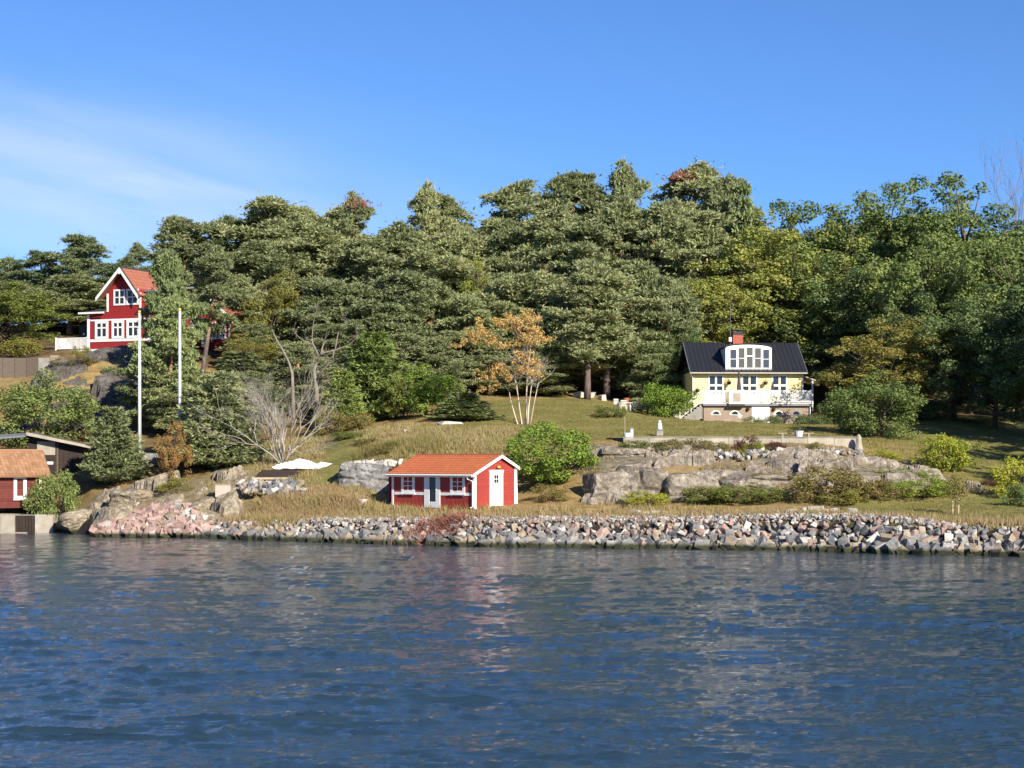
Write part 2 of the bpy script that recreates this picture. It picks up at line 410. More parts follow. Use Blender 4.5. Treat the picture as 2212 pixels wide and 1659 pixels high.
CTRL = [  # column, row, distance
    # strip of grass above the stones, and the level ground round the shed
    (600, 1100, 124), (860, 1094, 121.5), (1025, 1096, 117), (1110, 1090, 120), (1060, 1078, 123), (960, 1076, 125), (880, 1075, 126), (1200, 1096, 116.5),
    (1400, 1099, 114.5), (1700, 1101, 112.5), (1900, 1103, 111), (2060, 1117, 107), (2212, 1120, 105.5), (1950, 1097, 114),
    # slope and grass path left of the shed
    (780, 1084, 121.5), (735, 1040, 127), (720, 1000, 132), (720, 960, 139), (650, 1020, 130.5), (600, 1030, 130), (560, 1062, 127), (650, 1090, 122.5), (500, 1070, 128),
    (830, 1005, 128.5), (900, 978, 130.5), (1000, 976, 130), (900, 945, 135), (1060, 965, 131), (880, 930, 139), (1100, 935, 136), (1240, 955, 131.5),
    (900, 905, 148), (1100, 905, 147), (1100, 868, 166), (900, 880, 163), (1265, 868, 165), (1200, 910, 147), (1400, 915, 147), (1330, 890, 156), (1400, 945, 132.5),
    (760, 930, 148), (620, 985, 138), (540, 985, 141), (700, 900, 160), (1240, 840, 178),
    # shore rocks and trees to the left
    (440, 1062, 129), (330, 1072, 129.5), (250, 1085, 131), (130, 1085, 134), (60, 1077, 136), (0, 1076, 137), (330, 1020, 137), (300, 975, 142), (390, 975, 142), (200, 1010, 143),
    (120, 1000, 145), (60, 960, 150), (0, 940, 151), (90, 930, 155), (450, 1000, 140), (450, 930, 152), (-300, 1060, 140), (-300, 940, 155),
    # cliff and level top under the red house
    (200, 900, 158), (280, 900, 158), (340, 900, 160), (180, 800, 166), (250, 768, 170), (310, 768, 170), (360, 790, 171), (120, 795, 168), (50, 830, 167), (0, 850, 164), (20, 812, 172), (80, 812, 173),
    (130, 757, 178), (240, 753, 180), (320, 753, 181), (440, 752, 186), (400, 770, 178), (520, 800, 178), (240, 740, 195), (60, 760, 190), (-200, 760, 190), (-200, 830, 168),
    # lawn and terrace in front of the yellow house
    (1320, 952, 130), (1500, 949, 130.5), (1700, 949, 130.5), (1850, 960, 130), (1480, 935, 138), (1700, 935, 140), (1480, 907, 160), (1500, 912, 163), (1610, 914, 163), (1740, 914, 163),
    (1610, 912, 169), (1500, 905, 170), (1740, 908, 172), (1860, 925, 150), (1800, 890, 172), (1430, 890, 165), (1450, 860, 180),
    # right hand side
    (1960, 1005, 128), (2100, 1048, 121), (2120, 1088, 113), (2000, 1092, 114), (2180, 1050, 122), (2060, 960, 141), (2200, 1000, 134), (2060, 905, 161), (2200, 930, 160), (2500, 1000, 134), (2500, 920, 165), (2600, 1110, 108),
    # rock face to the right of the round bush
    (1290, 1075, 119), (1420, 1075, 118.5), (1560, 1070, 118), (1700, 1070, 117), (1290, 1010, 122.5), (1420, 1000, 123), (1560, 995, 123), (1700, 990, 123.5), (1850, 1000, 123), (1850, 1060, 117), (1290, 965, 128.5), (1420, 978, 128), (1560, 980, 127.5), (1850, 978, 127.5),
]
_c = [P(x, y, Y) for x, y, Y in CTRL]
for X, Y, z in [(-60, 200, 18), (-30, 205, 18), (-10, 178, 12), (-10, 190, 14), (0, 200, 15.5), (12, 190, 12.6), (20, 200, 13.6), (35, 190, 11.5), (50, 200, 13), (60, 170, 9),
                (-15, 205, 17), (25, 230, 20), (0, 240, 24), (-40, 240, 23), (50, 240, 19), (-90, 240, 21), (90, 240, 18), (0, 330, 24), (-120, 330, 18), (120, 330, 15), (-60, 270, 18), (60, 280, 16), (0, 600, 15), (-300, 600, 15), (300, 600, 12), (-200, 200, 15), (200, 200, 10)]:
    _c.append(np.array((X, Y, z), float))
_c = np.array(_c)
def _rbf_fit(c):
    d = np.linalg.norm(c[:, None, :2] - c[None, :, :2], axis=2)
    K = np.sqrt(d * d + 1.0) - 1.0
    n = len(c)
    A = np.zeros((n + 3, n + 3))
    A[:n, :n] = K - np.eye(n) * 0.35
    A[:n, n] = 1; A[:n, n + 1:] = c[:, :2]; A[n, :n] = 1; A[n + 1:, :n] = c[:, :2].T
    return np.linalg.solve(A, np.concatenate([c[:, 2], np.zeros(3)]))
_w = _rbf_fit(_c)
def sstep(t):
    t = np.clip(t, 0, 1); return t * t * (3 - 2 * t)
def vnoise(X, Y, seed=0):
    """smooth value noise"""
    X = np.asarray(X, float); Y = np.asarray(Y, float)
    xi, yi = np.floor(X).astype(np.int64), np.floor(Y).astype(np.int64)
    fx, fy = X - xi, Y - yi
    fx = fx * fx * (3 - 2 * fx); fy = fy * fy * (3 - 2 * fy)
    def h(a, b):
        n = (a * 374761393 + b * 668265263 + seed * 974711) & 0x7fffffff
        n = ((n ^ (n >> 13)) * 1274126177) & 0x7fffffff
        return ((n ^ (n >> 16)) & 0xffff) / 32767.5 - 1
    return (h(xi, yi) * (1 - fx) + h(xi + 1, yi) * fx) * (1 - fy) + (h(xi, yi + 1) * (1 - fx) + h(xi + 1, yi + 1) * fx) * fy
def fbm(X, Y, seed=0, o=4):
    s, a = 0, 1
    for i in range(o):
        s = s + a * vnoise(X * 2 ** i, Y * 2 ** i, seed + i * 17); a *= 0.5
    return s
def ground_base(X, Y):
    X = np.atleast_1d(np.asarray(X, float)); Y = np.atleast_1d(np.asarray(Y, float))
    out = np.zeros(X.shape)
    xf, yf = X.ravel(), Y.ravel()
    res = np.zeros(len(xf))
    for i in range(0, len(xf), 20000):
        xx, yy = xf[i:i + 20000], yf[i:i + 20000]
        d2 = (xx[:, None] - _c[None, :, 0]) ** 2 + (yy[:, None] - _c[None, :, 1]) ** 2
        res[i:i + 20000] = (np.sqrt(d2 + 1.0) - 1.0) @ _w[:-3] + _w[-3] + xx * _w[-2] + yy * _w[-1]
    z = res.reshape(X.shape)
    t = Y - shore(X)
    b = bank(X)
    zb = b * sstep(np.clip(t / 2.6, 0, 1)) ** 0.8
    k = sstep((t - 2.6) / 3.5)
    z = np.maximum(z, b * 0.9) * k + zb * (1 - k)
    return np.where(t < 0, np.maximum(-4, 0.6 * t), z)
def ground(X, Y):
    z = ground_base(X, Y)
    t = np.asarray(Y) - shore(np.asarray(X))
    return z + (0.10 * fbm(np.asarray(X) * .35, np.asarray(Y) * .35, 5) + 0.03 * fbm(np.asarray(X) * 1.7, np.asarray(Y) * 1.7, 9)) * np.clip((t - 2) / 4, 0, 1)
def gz(X, Y): return float(ground(np.array([X]), np.array([Y]))[0])
def PG(x, Y, lift=0.0):
    """ground point in column x, Y metres away"""
    X = (x - CX) / F * Y
    return np.array((X, Y, gz(X, Y) + lift))

# ---- masks over the land (what covers it)
def box_mask(x, y, x0, x1, y0, y1, s):
    return sstep((x - x0) / s + .5) * sstep((x1 - x) / s + .5) * sstep((y - y0) / s + .5) * sstep((y1 - y) / s + .5)
def cover(X, Y):
    """share of lawn green, of dry grass, of forest floor"""
    n = fbm(X * .12, Y * .12, 31)
    lawn = box_mask(X + 2 * n, Y + 4 * n, -6, 26, 129, 172, 6)
    path = np.exp(-((X + 12.0 - (Y - 130) * -.07 + n) / 2.2) ** 2) * box_mask(X, Y, -22, -5, 119, 150, 4)
    right = box_mask(X + n, Y, 18, 70, 100, 116, 4) * .8 + box_mask(X, Y, 28, 80, 112, 175, 5) * .9
    lawn = np.clip(lawn * .8 + path + right, 0, 1)
    wood = np.maximum(sstep((Y - 172 + n * 5) / 8), box_mask(X, Y, -34, -14, 135, 172, 5) * .7)
    wood = np.maximum(wood, sstep((X - 30 + n * 3) / 4) * sstep((Y - 165) / 5))
    t = Y - shore(X)
    return lawn, wood

# ---- ground sheet
def axis(a, b, step): return np.arange(a, b, step)
gx = np.concatenate([[-900, -500, -300, -200], axis(-150, -62, 5), axis(-62, 62, .5), axis(62, 150, 5), [150, 200, 300, 500, 900]])
gy = np.concatenate([[60, 80, 90], axis(94, 150, .45), axis(150, 215, 1.0), axis(215, 340, 6), [350, 420, 520, 700, 1000]])
GX, GY = np.meshgrid(gx, gy)
GZ = ground(GX, GY)
def grid_quads(nx, ny):
    i = np.arange(nx * ny).reshape(ny, nx)
    return np.stack([i[:-1, :-1].ravel(), i[:-1, 1:].ravel(), i[1:, 1:].ravel(), i[1:, :-1].ravel()], 1)
gm, gb, GL = newmat('turf_and_earth')
def attr(m, n): 
    a = mnode(m, 'ShaderNodeAttribute'); a.attribute_name = n; return a.outputs['Fac']
def mixc(m, L, fac, a, b):
    mx = mnode(m, 'ShaderNodeMix', data_type='RGBA')
    for k, v in (('Factor', fac), ('A', a), ('B', b)):
        if hasattr(v, 'links'): L.new(v, mx.inputs[k])
        elif k == 'Factor': mx.inputs[k].default_value = v
        else: mx.inputs[k].default_value = c4(v)
    return mx.outputs['Result']
def noise_fac(m, L, scale, lo=.35, hi=.65, detail=6, rough=.65, stretch=None):
    g = mnode(m, 'ShaderNodeNewGeometry'); v = g.outputs['Position']
    if stretch:
        mp = mnode(m, 'ShaderNodeMapping'); mp.inputs['Scale'].default_value = stretch; L.new(v, mp.inputs[0]); v = mp.outputs[0]
    n = mnode(m, 'ShaderNodeTexNoise'); n.inputs['Scale'].default_value = scale; n.inputs['Detail'].default_value = detail; n.inputs['Roughness'].default_value = rough
    L.new(v, n.inputs['Vector'])
    r = mnode(m, 'ShaderNodeMapRange'); r.inputs[1].default_value = lo; r.inputs[2].default_value = hi
    L.new(n.outputs[0], r.inputs[0]); return r.outputs[0]
dry = mixc(gm, GL, noise_fac(gm, GL, 1.3), (0.20, 0.13, 0.050), (0.36, 0.26, 0.11))
lawnc = mixc(gm, GL, noise_fac(gm, GL, .35, .38, .62, 9, .75), (0.125, 0.135, 0.036), (0.245, 0.21, 0.072))
lawnc = mixc(gm, GL, noise_fac(gm, GL, 3.0, .48, .66, 8, .75), lawnc, (0.085, 0.115, 0.028))
lawnc = mixc(gm, GL, noise_fac(gm, GL, 1.1, .58, .70, 8, .7), lawnc, (0.30, 0.23, 0.10))
floor = mixc(gm, GL, noise_fac(gm, GL, .8), (0.06, 0.042, 0.022), (0.17, 0.115, 0.055))
g1 = mixc(gm, GL, attr(gm, 'lawn'), dry, lawnc)
g2 = mixc(gm, GL, attr(gm, 'wood'), g1, floor)
g2 = mixc(gm, GL, attr(gm, 'rock'), g2, mixc(gm, GL, noise_fac(gm, GL, 2.2), (0.10, 0.085, 0.055), (0.27, 0.235, 0.17)))
g2 = mixc(gm, GL, attr(gm, 'gap_shade'), g2, (0.030, 0.027, 0.024))  # shade in the gaps between shore stones, painted as near-black ground
GL.new(g2, gb.inputs['Base Color']); gb.inputs['Roughness'].default_value = .95; gb.inputs['Specular IOR Level'].default_value = .1
bpn = mnode(gm, 'ShaderNodeBump'); bpn.inputs['Strength'].default_value = .7; bpn.inputs['Distance'].default_value = .12
GL.new(noise_fac(gm, GL, 6.0, 0, 1, 8, .75), bpn.inputs['Height']); GL.new(bpn.outputs[0], gb.inputs['Normal'])
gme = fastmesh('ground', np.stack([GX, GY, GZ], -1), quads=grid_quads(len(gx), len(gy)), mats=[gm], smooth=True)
_l, _wd = cover(GX, GY)
_sl = sstep((2.35 - (GY - shore(GX))) / .5) * sstep((GX + 31) / 2)  # where the painted gap shade lies: the bank under the stones
_rk = box_mask(GX, GY, 4.6, 28, 117.2, 128.8, 1.5) * (.35 + .65 * (fbm(GX * .6, GY * .6, 90) > -.25)) + box_mask(GX, GY, -36, -17, 122, 134, 2) * .7
for nme, arr in (('lawn', _l), ('wood', _wd), ('gap_shade', _sl), ('rock', _rk)):
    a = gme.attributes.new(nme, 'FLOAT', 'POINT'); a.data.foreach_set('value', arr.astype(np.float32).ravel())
tag(link('ground', gme), kind='structure')

# ---- water: wind waves as real relief, ripples below that as bump
ws = np.concatenate([[-60, -12, -4, -2, -1.3, -1.05], np.linspace(-1, 1, 640), [1.05, 1.3, 2, 4, 12, 60]])
_yy = [21.0]
while _yy[-1] < 128: _yy.append(_yy[-1] + max(.06, .060 * (_yy[-1] / 26) ** 1.5))
wy = np.concatenate([[-3000, -800, -200, -50, 0, 12, 16, 18], _yy, [128.5, 134, 150, 175, 210]])
WS, WY = np.meshgrid(ws, wy)
WX = WS * (8 + .40 * np.clip(WY, 0, 130))
rng = np.random.default_rng(4)
WZ = np.zeros(WX.shape)
spx = (8 + .40 * np.clip(WY, 0, 130)) * 2 / 640
spy = np.maximum(.06, .060 * (np.maximum(WY, 1) / 26) ** 1.5)
def resolved(lx, ly): return np.exp(-(np.maximum(spx / lx, spy / ly) * 1.3) ** 2)
for i in range(110):
    lam = 0.34 * (6.0 / .34) ** (rng.random() ** 1.25)
    k = 2 * math.pi / lam
    th = R(90 + 8) + rng.normal() * R(28)
    ph = k * (WX * math.cos(th) + WY * math.sin(th)) + rng.random() * 6.28 + .8 * vnoise(WX / (lam * 2.3), WY / (lam * 2.3), 700 + i)
    gate = np.maximum(0, .42 + .95 * vnoise(WX / (lam * 2.2), WY / (lam * 1.5), 300 + i))
    WZ += (.030 if lam < 1.6 else .012) / k * gate * resolved(lam / abs(math.cos(th) + .15), lam) * (np.sin(ph) - .30 * np.cos(2 * ph))
# short steep crests, a few of them large
for (lx, ly, A, cut, sd) in ((1.9, .80, .075, .34, 11), (1.2, .50, .046, .28, 12), (.75, .32, .028, .20, 13), (.5, .21, .018, .14, 14), (1.0, .42, .038, .24, 15), (.62, .26, .022, .16, 16)):
    n_ = vnoise(WX / lx + .25 * WY / ly * .12, WY / ly, sd) 
    g_ = np.clip(vnoise(WX / (lx * 1.5), WY / (ly * 2.2), sd + 40) * 1.5 - cut + .48, 0, 1)
    ridge = np.maximum(0, 1 - np.abs(n_ + .12 * vnoise(WX / lx * 3, WY / ly * 3, sd + 80)) * 2.4) ** 2
    WZ += 1.7 * A * ridge * g_ * resolved(lx * .9, ly * .9)
fade = sstep((1 - np.abs(WS)) / .05) * sstep((WY - 19) / 3) * (0.75 + .25 * sstep((shore(WX) - WY) / 14))
gusts = .75 + .35 * vnoise(WX / 9, WY / 16, 999)
WZ *= fade * gusts
wx = ws
wm, wb, WL = newmat('sea_water')
wb.inputs['Base Color'].default_value = (0.019, 0.038, 0.054, 1)
wb.inputs['Roughness'].default_value = 0.04
wb.inputs['IOR'].default_value = 1.333
g = mnode(wm, 'ShaderNodeNewGeometry')
mp = mnode(wm, 'ShaderNodeMapping'); mp.inputs['Scale'].default_value = (0.8, 2.0, 1.0); mp.inputs['Rotation'].default_value = (0, 0, R(-14)); WL.new(g.outputs['Position'], mp.inputs[0])
n1 = mnode(wm, 'ShaderNodeTexNoise'); n1.inputs['Scale'].default_value = 3.4; n1.inputs['Detail'].default_value = 5; n1.inputs['Roughness'].default_value = .6; n1.inputs['Distortion'].default_value = .5
WL.new(mp.outputs[0], n1.inputs['Vector'])
n0 = mnode(wm, 'ShaderNodeTexNoise'); n0.inputs['Scale'].default_value = .05; n0.inputs['Detail'].default_value = 3; WL.new(mp.outputs[0], n0.inputs['Vector'])
gust = mnode(wm, 'ShaderNodeMapRange'); gust.inputs[1].default_value = .3; gust.inputs[2].default_value = .7; gust.inputs[3].default_value = .45; gust.inputs[4].default_value = .8
WL.new(n0.outputs[0], gust.inputs[0])
bw = mnode(wm, 'ShaderNodeBump'); bw.inputs['Distance'].default_value = .055; WL.new(gust.outputs[0], bw.inputs['Strength'])
WL.new(n1.outputs[0], bw.inputs['Height']); WL.new(bw.outputs[0], wb.inputs['Normal'])
tag(link('water', fastmesh('water', np.stack([WX, WY, WZ], -1), quads=grid_quads(len(wx), len(wy)), mats=[wm], smooth=True)), kind='structure')

# ---- bedrock showing through the turf: tilted slabs parted by joints
def terrace(Z, X, Y, h, seed):
    """treads and steep risers, as fractured granite breaks"""
    w = Z / h + .55 * fbm(X * .22, Y * .3, seed)
    fr_ = w - np.floor(w)
    return Z + h * (np.floor(w) + sstep((fr_ - .36) / .28) - w) * .85
def bedrock(name, x0, x1, y0, y1, step, maskf, mat, cell=(4.2, 1.7), hgt=.5, tilt=.16, seed=1, sink=1.2, rough=.12, rotate=0.0, joint=.35, lift=.12, name_soft=False, step_h=0.0):
    X, Y = np.meshgrid(axis(x0, x1, step), axis(y0, y1, step))
    rg = np.random.default_rng(seed)
    Z = ground_base(X, Y)
    if step_h: Z = Z + (terrace(Z, X, Y, step_h, seed + 50) - Z - .12) * np.clip((127.5 - Y) / 2, 0, 1)
    wxn = X + .5 * fbm(X * .5, Y * .5, seed + 3); wyn = Y + .35 * fbm(X * .6, Y * .6, seed + 4)
    cr, sr = math.cos(rotate), math.sin(rotate)
    xr, yr = wxn * cr + wyn * sr, -wxn * sr + wyn * cr
    ncx, ncy = int((x1 - x0 + y1 - y0) / cell[0]) + 2, int((y1 - y0 + x1 - x0) / cell[1]) + 2
    best = np.full(X.shape, 1e9); second = np.full(X.shape, 1e9); off = np.zeros(X.shape)
    xa, ya = xr.min(), yr.min()
    for i in range(ncx):
        for j in range(ncy):
            cx, cy = xa + (i + rg.random()) * cell[0], ya + (j + rg.random()) * cell[1]
            tx, ty, h = rg.normal() * tilt * .6, rg.normal() * tilt - tilt * .4, rg.normal() * hgt
            d = np.hypot((xr - cx) / cell[0], (yr - cy) / cell[1])
            m = d < best
            second = np.where(m, best, np.minimum(second, d))
            o = h + np.clip(tx * (xr - cx) + ty * (yr - cy), -.8, .8)
            off = np.where(m, o, off); best = np.where(m, d, best)
    crack = np.exp(-((second - best) / .07) ** 2)
    mk = maskf(X, Y)
    soft = np.clip((127.6 - Y) / 2, .03, 1) if name_soft else 1.0
    Z = Z + (off * soft + lift * soft - crack * joint) * mk - (1 - mk) * sink
    Z += rough * fbm(X * 1.3, Y * 1.3, seed + 8) + rough * .4 * fbm(X * 4.1, Y * 4.1, seed + 9)
    me = fastmesh(name, np.stack([X, Y, Z], -1), quads=grid_quads(X.shape[1], X.shape[0]), mats=[mat])
    tag(link(name, me), kind='structure')
    return X, Y, Z
def m_right(X, Y):
    n = .8 * fbm(X * .4, Y * .4, 71)
    a = box_mask(X + n, Y + n * .6, 4.6, 29.3, 117.4, 128.4, 1.4)
    return a * sstep((129.3 - Y - np.maximum(0, X - 21) * .9 + n) / 1.2) 
bedrock('bedrock', 2.5, 33, 114.5, 131.0, .13, m_right, M['bedrock'], (3.4, 1.4), .24, .12, 11, 1.3, .05, R(8), .7, .26, True, .95)
def m_left(X, Y):
    n = .7 * fbm(X * .5, Y * .5, 72)
    return box_mask(X + n, Y + n, -35.0, -17.5, 123.2, 133.5, 1.6) * sstep((Y - shore(X) + .6) / .8)
bedrock('bedrock', -37, -15, 121, 136, .15, m_left, M['shorerock'], (2.6, 2.0), .40, .24, 23, 1.3, .08, R(-40), .35)
def m_cliff(X, Y):
    n = 1.0 * fbm(X * .3, Y * .3, 73)
    return box_mask(X + n, Y + n * .6, -42, -27.5, 153, 172, 2.5)
bedrock('bedrock', -46, -25, 149, 176, .25, m_cliff, M['cliffrock'], (3.5, 2.2), .45, .16, 31, 1.5, .12, R(15), .4)
# ------------------------------------------------------------------ plants
def unit(v): return v / np.maximum(np.linalg.norm(v, axis=-1, keepdims=True), 1e-9)
import bmesh
def rock_shape(seed, sub=1, cuts=9, flat=(1, .85, .7), keep=.55):
    """a sphere cut by planes into a broken stone"""
    rg = np.random.default_rng(seed)
    bm = bmesh.new(); bmesh.ops.create_icosphere(bm, subdivisions=sub, radius=1)
    V = np.array([v.co[:] for v in bm.verts]); T = np.array([[v.index for v in f.verts] for f in bm.faces]); bm.free()
    for _ in range(cuts):
        n = unit(rg.normal(size=3)); d = keep + .35 * rg.random()
        ex = np.maximum(0, V @ n - d); V = V - ex[:, None] * n
    V = V * np.array(flat) * (1 + .12 * rg.normal(size=3))
    return V * .5 / np.abs(V).max(0).mean(), T
def hull_shape(seed, n=9, box=.6):
    """a broken angular stone: hull of a few points on a blunt box"""
    rg = np.random.default_rng(seed)
    p = np.array([(x, y, z) for x in (-1, 1) for y in (-1, 1) for z in (-1, 1)], float)
    p = p[rg.permutation(8)[:7 + seed % 2]] * (1 - .55 * rg.random((7 + seed % 2, 3)))
    e_ = unit(rg.normal(size=(3, 3))) * .95
    p = np.concatenate([p, e_]) * np.array((1, .60 + .38 * rg.random(), .48 + .36 * rg.random()))
    bm = bmesh.new(); vs = [bm.verts.new(q) for q in p]
    r = bmesh.ops.convex_hull(bm, input=vs)
    bmesh.ops.delete(bm, geom=[v for v in bm.verts if not v.link_faces], context='VERTS')
    bmesh.ops.triangulate(bm, faces=bm.faces[:])
    bm.verts.index_update()
    V = np.array([v.co[:] for v in bm.verts]); T = np.array([[v.index for v in f.verts] for f in bm.faces]); bm.free()
    return V * .5 / np.abs(V).max(0).mean(), T
def block_shape(seed, sub=4, p=7.0, cuts=7, amp=.03):
    """rounded-box rock with broken corners"""
    rg = np.random.default_rng(seed)
    bm = bmesh.new(); bmesh.ops.create_icosphere(bm, subdivisions=sub, radius=1)
    n = np.array([v.co[:] for v in bm.verts]); T = np.array([[v.index for v in f.verts] for f in bm.faces]); bm.free()
    V = n / (np.abs(n) ** p).sum(1, keepdims=True) ** (1 / p)
    for _ in range(cuts):
        q = unit(rg.normal(size=3) * np.array((1, 1, .7))); d = .78 + .42 * rg.random()
        V = V - np.maximum(0, V @ q - d)[:, None] * q
    # a ledge or two and a joint cut into the faces
    for _ in range(3):
        z0 = -.6 + 1.2 * rg.random(); V[:, :2] *= (1 - .09 * np.exp(-((V[:, 2] - z0 - .1 * V[:, 0]) / .06) ** 2))[:, None]
    x0 = -.5 + rg.random(); V[:, 1:] *= (1 - .10 * np.exp(-((V[:, 0] - x0 + .2 * V[:, 2]) / .05) ** 2))[:, None]
    V = V + n * (amp * 1.6 * fbm(V[:, 0] * 2.2 + seed, V[:, 1] * 2.2 + V[:, 2] * 1.9, seed) + amp * .6 * fbm(V[:, 0] * 8 + seed, V[:, 1] * 8 + V[:, 2] * 7, seed + 2))[:, None]
    return V * .5, T
def rhombi(c, nrm, size, rg, aspect=.55, up=None):
    """one small leaf-shaped face per centre, facing roughly nrm"""
    n = len(c)
    t = unit(np.cross(nrm, rg.normal(size=(n, 3))))
    b = np.cross(nrm, t)
    s = (size * (0.7 + .6 * rg.random(n)))[:, None]
    V = np.stack([c - t * s, c - b * s * aspect, c + t * s, c + b * s * aspect], 1).reshape(-1, 3)
    return V, np.arange(n * 4).reshape(-1, 4)
def blades(p, d, length, width, rg):
    """long thin face per point, growing along d"""
    n = len(p)
    side = unit(np.cross(d, rg.normal(size=(n, 3))))
    l = (length * (.7 + .6 * rg.random(n)))[:, None]; w = width * (.7 + .6 * rg.random(n))[:, None]
    V = np.stack([p, p + d * l * .5 - side * w, p + d * l, p + d * l * .5 + side * w], 1).reshape(-1, 3)
    return V, np.arange(n * 4).reshape(-1, 4)
def sphere_pts(n, rg): return unit(rg.normal(size=(n, 3)))
def join(parts):
    Vs, Qs, b = [], [], 0
    for V, Q in parts:
        Vs.append(V); Qs.append(Q + b); b += len(V)
    return np.concatenate(Vs), np.concatenate(Qs)
def leaf_clumps(cl, rad, per, size, rg, flat=.8, aspect=.6, align=.65):
    """clumps of leaves: centres cl, radii rad"""
    out = []
    for c, r in zip(cl, rad):
        n = int(per * (r ** 2) * (.8 + .4 * rg.random()))
        d = sphere_pts(n, rg)
        rr = r * (.55 + .45 * rg.random(n) ** .5) * (1 + .25 * np.sin(d[:, 0] * 5 + c[0] * 3) * np.cos(d[:, 2] * 4 + c[1]))
        p = c + d * rr[:, None] * np.array((1, 1, flat))
        nr = unit(d * align + rg.normal(size=(n, 3)) * (1 - align) + np.array((0, 0, .25)))
        out.append(rhombi(p, nr, size, rg, aspect))
    return join(out)
def limb_tubes(paths):
    mb = MB()
    for pts, rad in paths: mb.tube(pts, rad, 5)
    return mb

LM = {}
LM['pine'] = leafmat('pine_needles', (0.186, 0.217, 0.094), (0.364, 0.387, 0.181), (0.292, 0.310, 0.157), .25, .2)
LM['farpine'] = leafmat('far_pine_needles', (0.147, 0.187, 0.089), (0.252, 0.297, 0.142), None, .22, .15)
LM['spruce'] = leafmat('spruce_needles', (0.121, 0.162, 0.066), (0.284, 0.338, 0.131), None, .12, .15)
LM['youngpine'] = leafmat('young_pine_needles', (0.138, 0.198, 0.052), (0.283, 0.330, 0.092), None, .18, .15)
LM['oak'] = leafmat('oak_leaves', (0.140, 0.177, 0.040), (0.286, 0.309, 0.069), (0.309, 0.294, 0.073), .28, .15)
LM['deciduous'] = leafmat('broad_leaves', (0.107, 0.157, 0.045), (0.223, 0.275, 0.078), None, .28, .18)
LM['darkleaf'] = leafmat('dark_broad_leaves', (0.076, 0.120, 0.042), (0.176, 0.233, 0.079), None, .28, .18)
LM['yellowing'] = leafmat('yellowing_leaves', (0.168, 0.167, 0.037), (0.303, 0.269, 0.061), (0.224, 0.205, 0.061), .3, .12)
LM['orange'] = leafmat('orange_birch_leaves', (0.46, 0.265, 0.095), (0.68, 0.43, 0.17), (0.50, 0.34, 0.13), .3, .05)
LM['brown'] = leafmat('rusty_leaves', (0.22, 0.135, 0.040), (0.37, 0.225, 0.070), (0.22, 0.19, 0.055), .3, .08)
LM['bright'] = leafmat('bright_green_leaves', (0.146, 0.232, 0.032), (0.305, 0.378, 0.061), None, .3, .1)
LM['lime'] = leafmat('lime_green_leaves', (0.232, 0.287, 0.032), (0.439, 0.427, 0.055), None, .3, .1)
LM['hedge'] = leafmat('hedge_leaves', (0.128, 0.167, 0.036), (0.256, 0.275, 0.062), (0.205, 0.192, 0.064), .3, .1)
LM['olive'] = leafmat('olive_shrub_leaves', (0.159, 0.146, 0.044), (0.281, 0.232, 0.073), (0.244, 0.159, 0.073), .3, .1)
LM['maroon'] = leafmat('maroon_shrub_leaves', (0.073, 0.027, 0.024), (0.159, 0.067, 0.055), None, .25, .1)
LM['dry'] = leafmat('dry_grass_blades', (0.27, 0.20, 0.090), (0.47, 0.365, 0.190), (0.30, 0.27, 0.10), .3, .05)
LM['greengrass'] = leafmat('green_grass_blades', (0.13, 0.13, 0.034), (0.26, 0.22, 0.07), None, .3, .05)
LM['rusty'] = leafmat('withered_rust_brown_stems', (0.209, 0.098, 0.066), (0.374, 0.196, 0.126), None, .2, .05)

bm_, bb_, BL_ = newmat('pine_bark')
_t = mnode(bm_, 'ShaderNodeTexCoord'); _s = mnode(bm_, 'ShaderNodeSeparateXYZ'); BL_.new(_t.outputs['Object'], _s.inputs[0])
_r = mnode(bm_, 'ShaderNodeMapRange'); _r.inputs[1].default_value = 4.0; _r.inputs[2].default_value = 8.0; BL_.new(_s.outputs[2], _r.inputs[0])
_lo = mixc(bm_, BL_, noise_fac(bm_, BL_, 3.0, .35, .65, 6, .7, (2, 2, .5)), (0.055, 0.042, 0.036), (0.16, 0.12, 0.10))
_hi = mixc(bm_, BL_, noise_fac(bm_, BL_, 3.0), (0.26, 0.125, 0.060), (0.42, 0.23, 0.12))
BL_.new(mixc(bm_, BL_, _r.outputs[0], _lo, _hi), bb_.inputs['Base Color']); bb_.inputs['Roughness'].default_value = .9
BK = {'pine': bm_}
BK['bark'] = paint('grey_brown_bark', (0.15, 0.12, 0.095), .9, .25, 4, .4, 12)
BK['birch'] = paint('white_birch_bark', (0.60, 0.52, 0.43), .8, .12, 5, col2=(0.40, 0.30, 0.22))
BK['dead'] = paint('bleached_dead_wood', (0.27, 0.235, 0.195), .9, .25, 4)
BK['twig'] = paint('grey_twig_bark', (0.40, 0.36, 0.31), .9, .15, 4)
BK['redtwig'] = paint('reddish_birch_twigs', (0.24, 0.165, 0.14), .9, .2, 4)
BK['darktwig'] = paint('dark_shrub_stems', (0.09, 0.06, 0.05), .9, .2, 4)

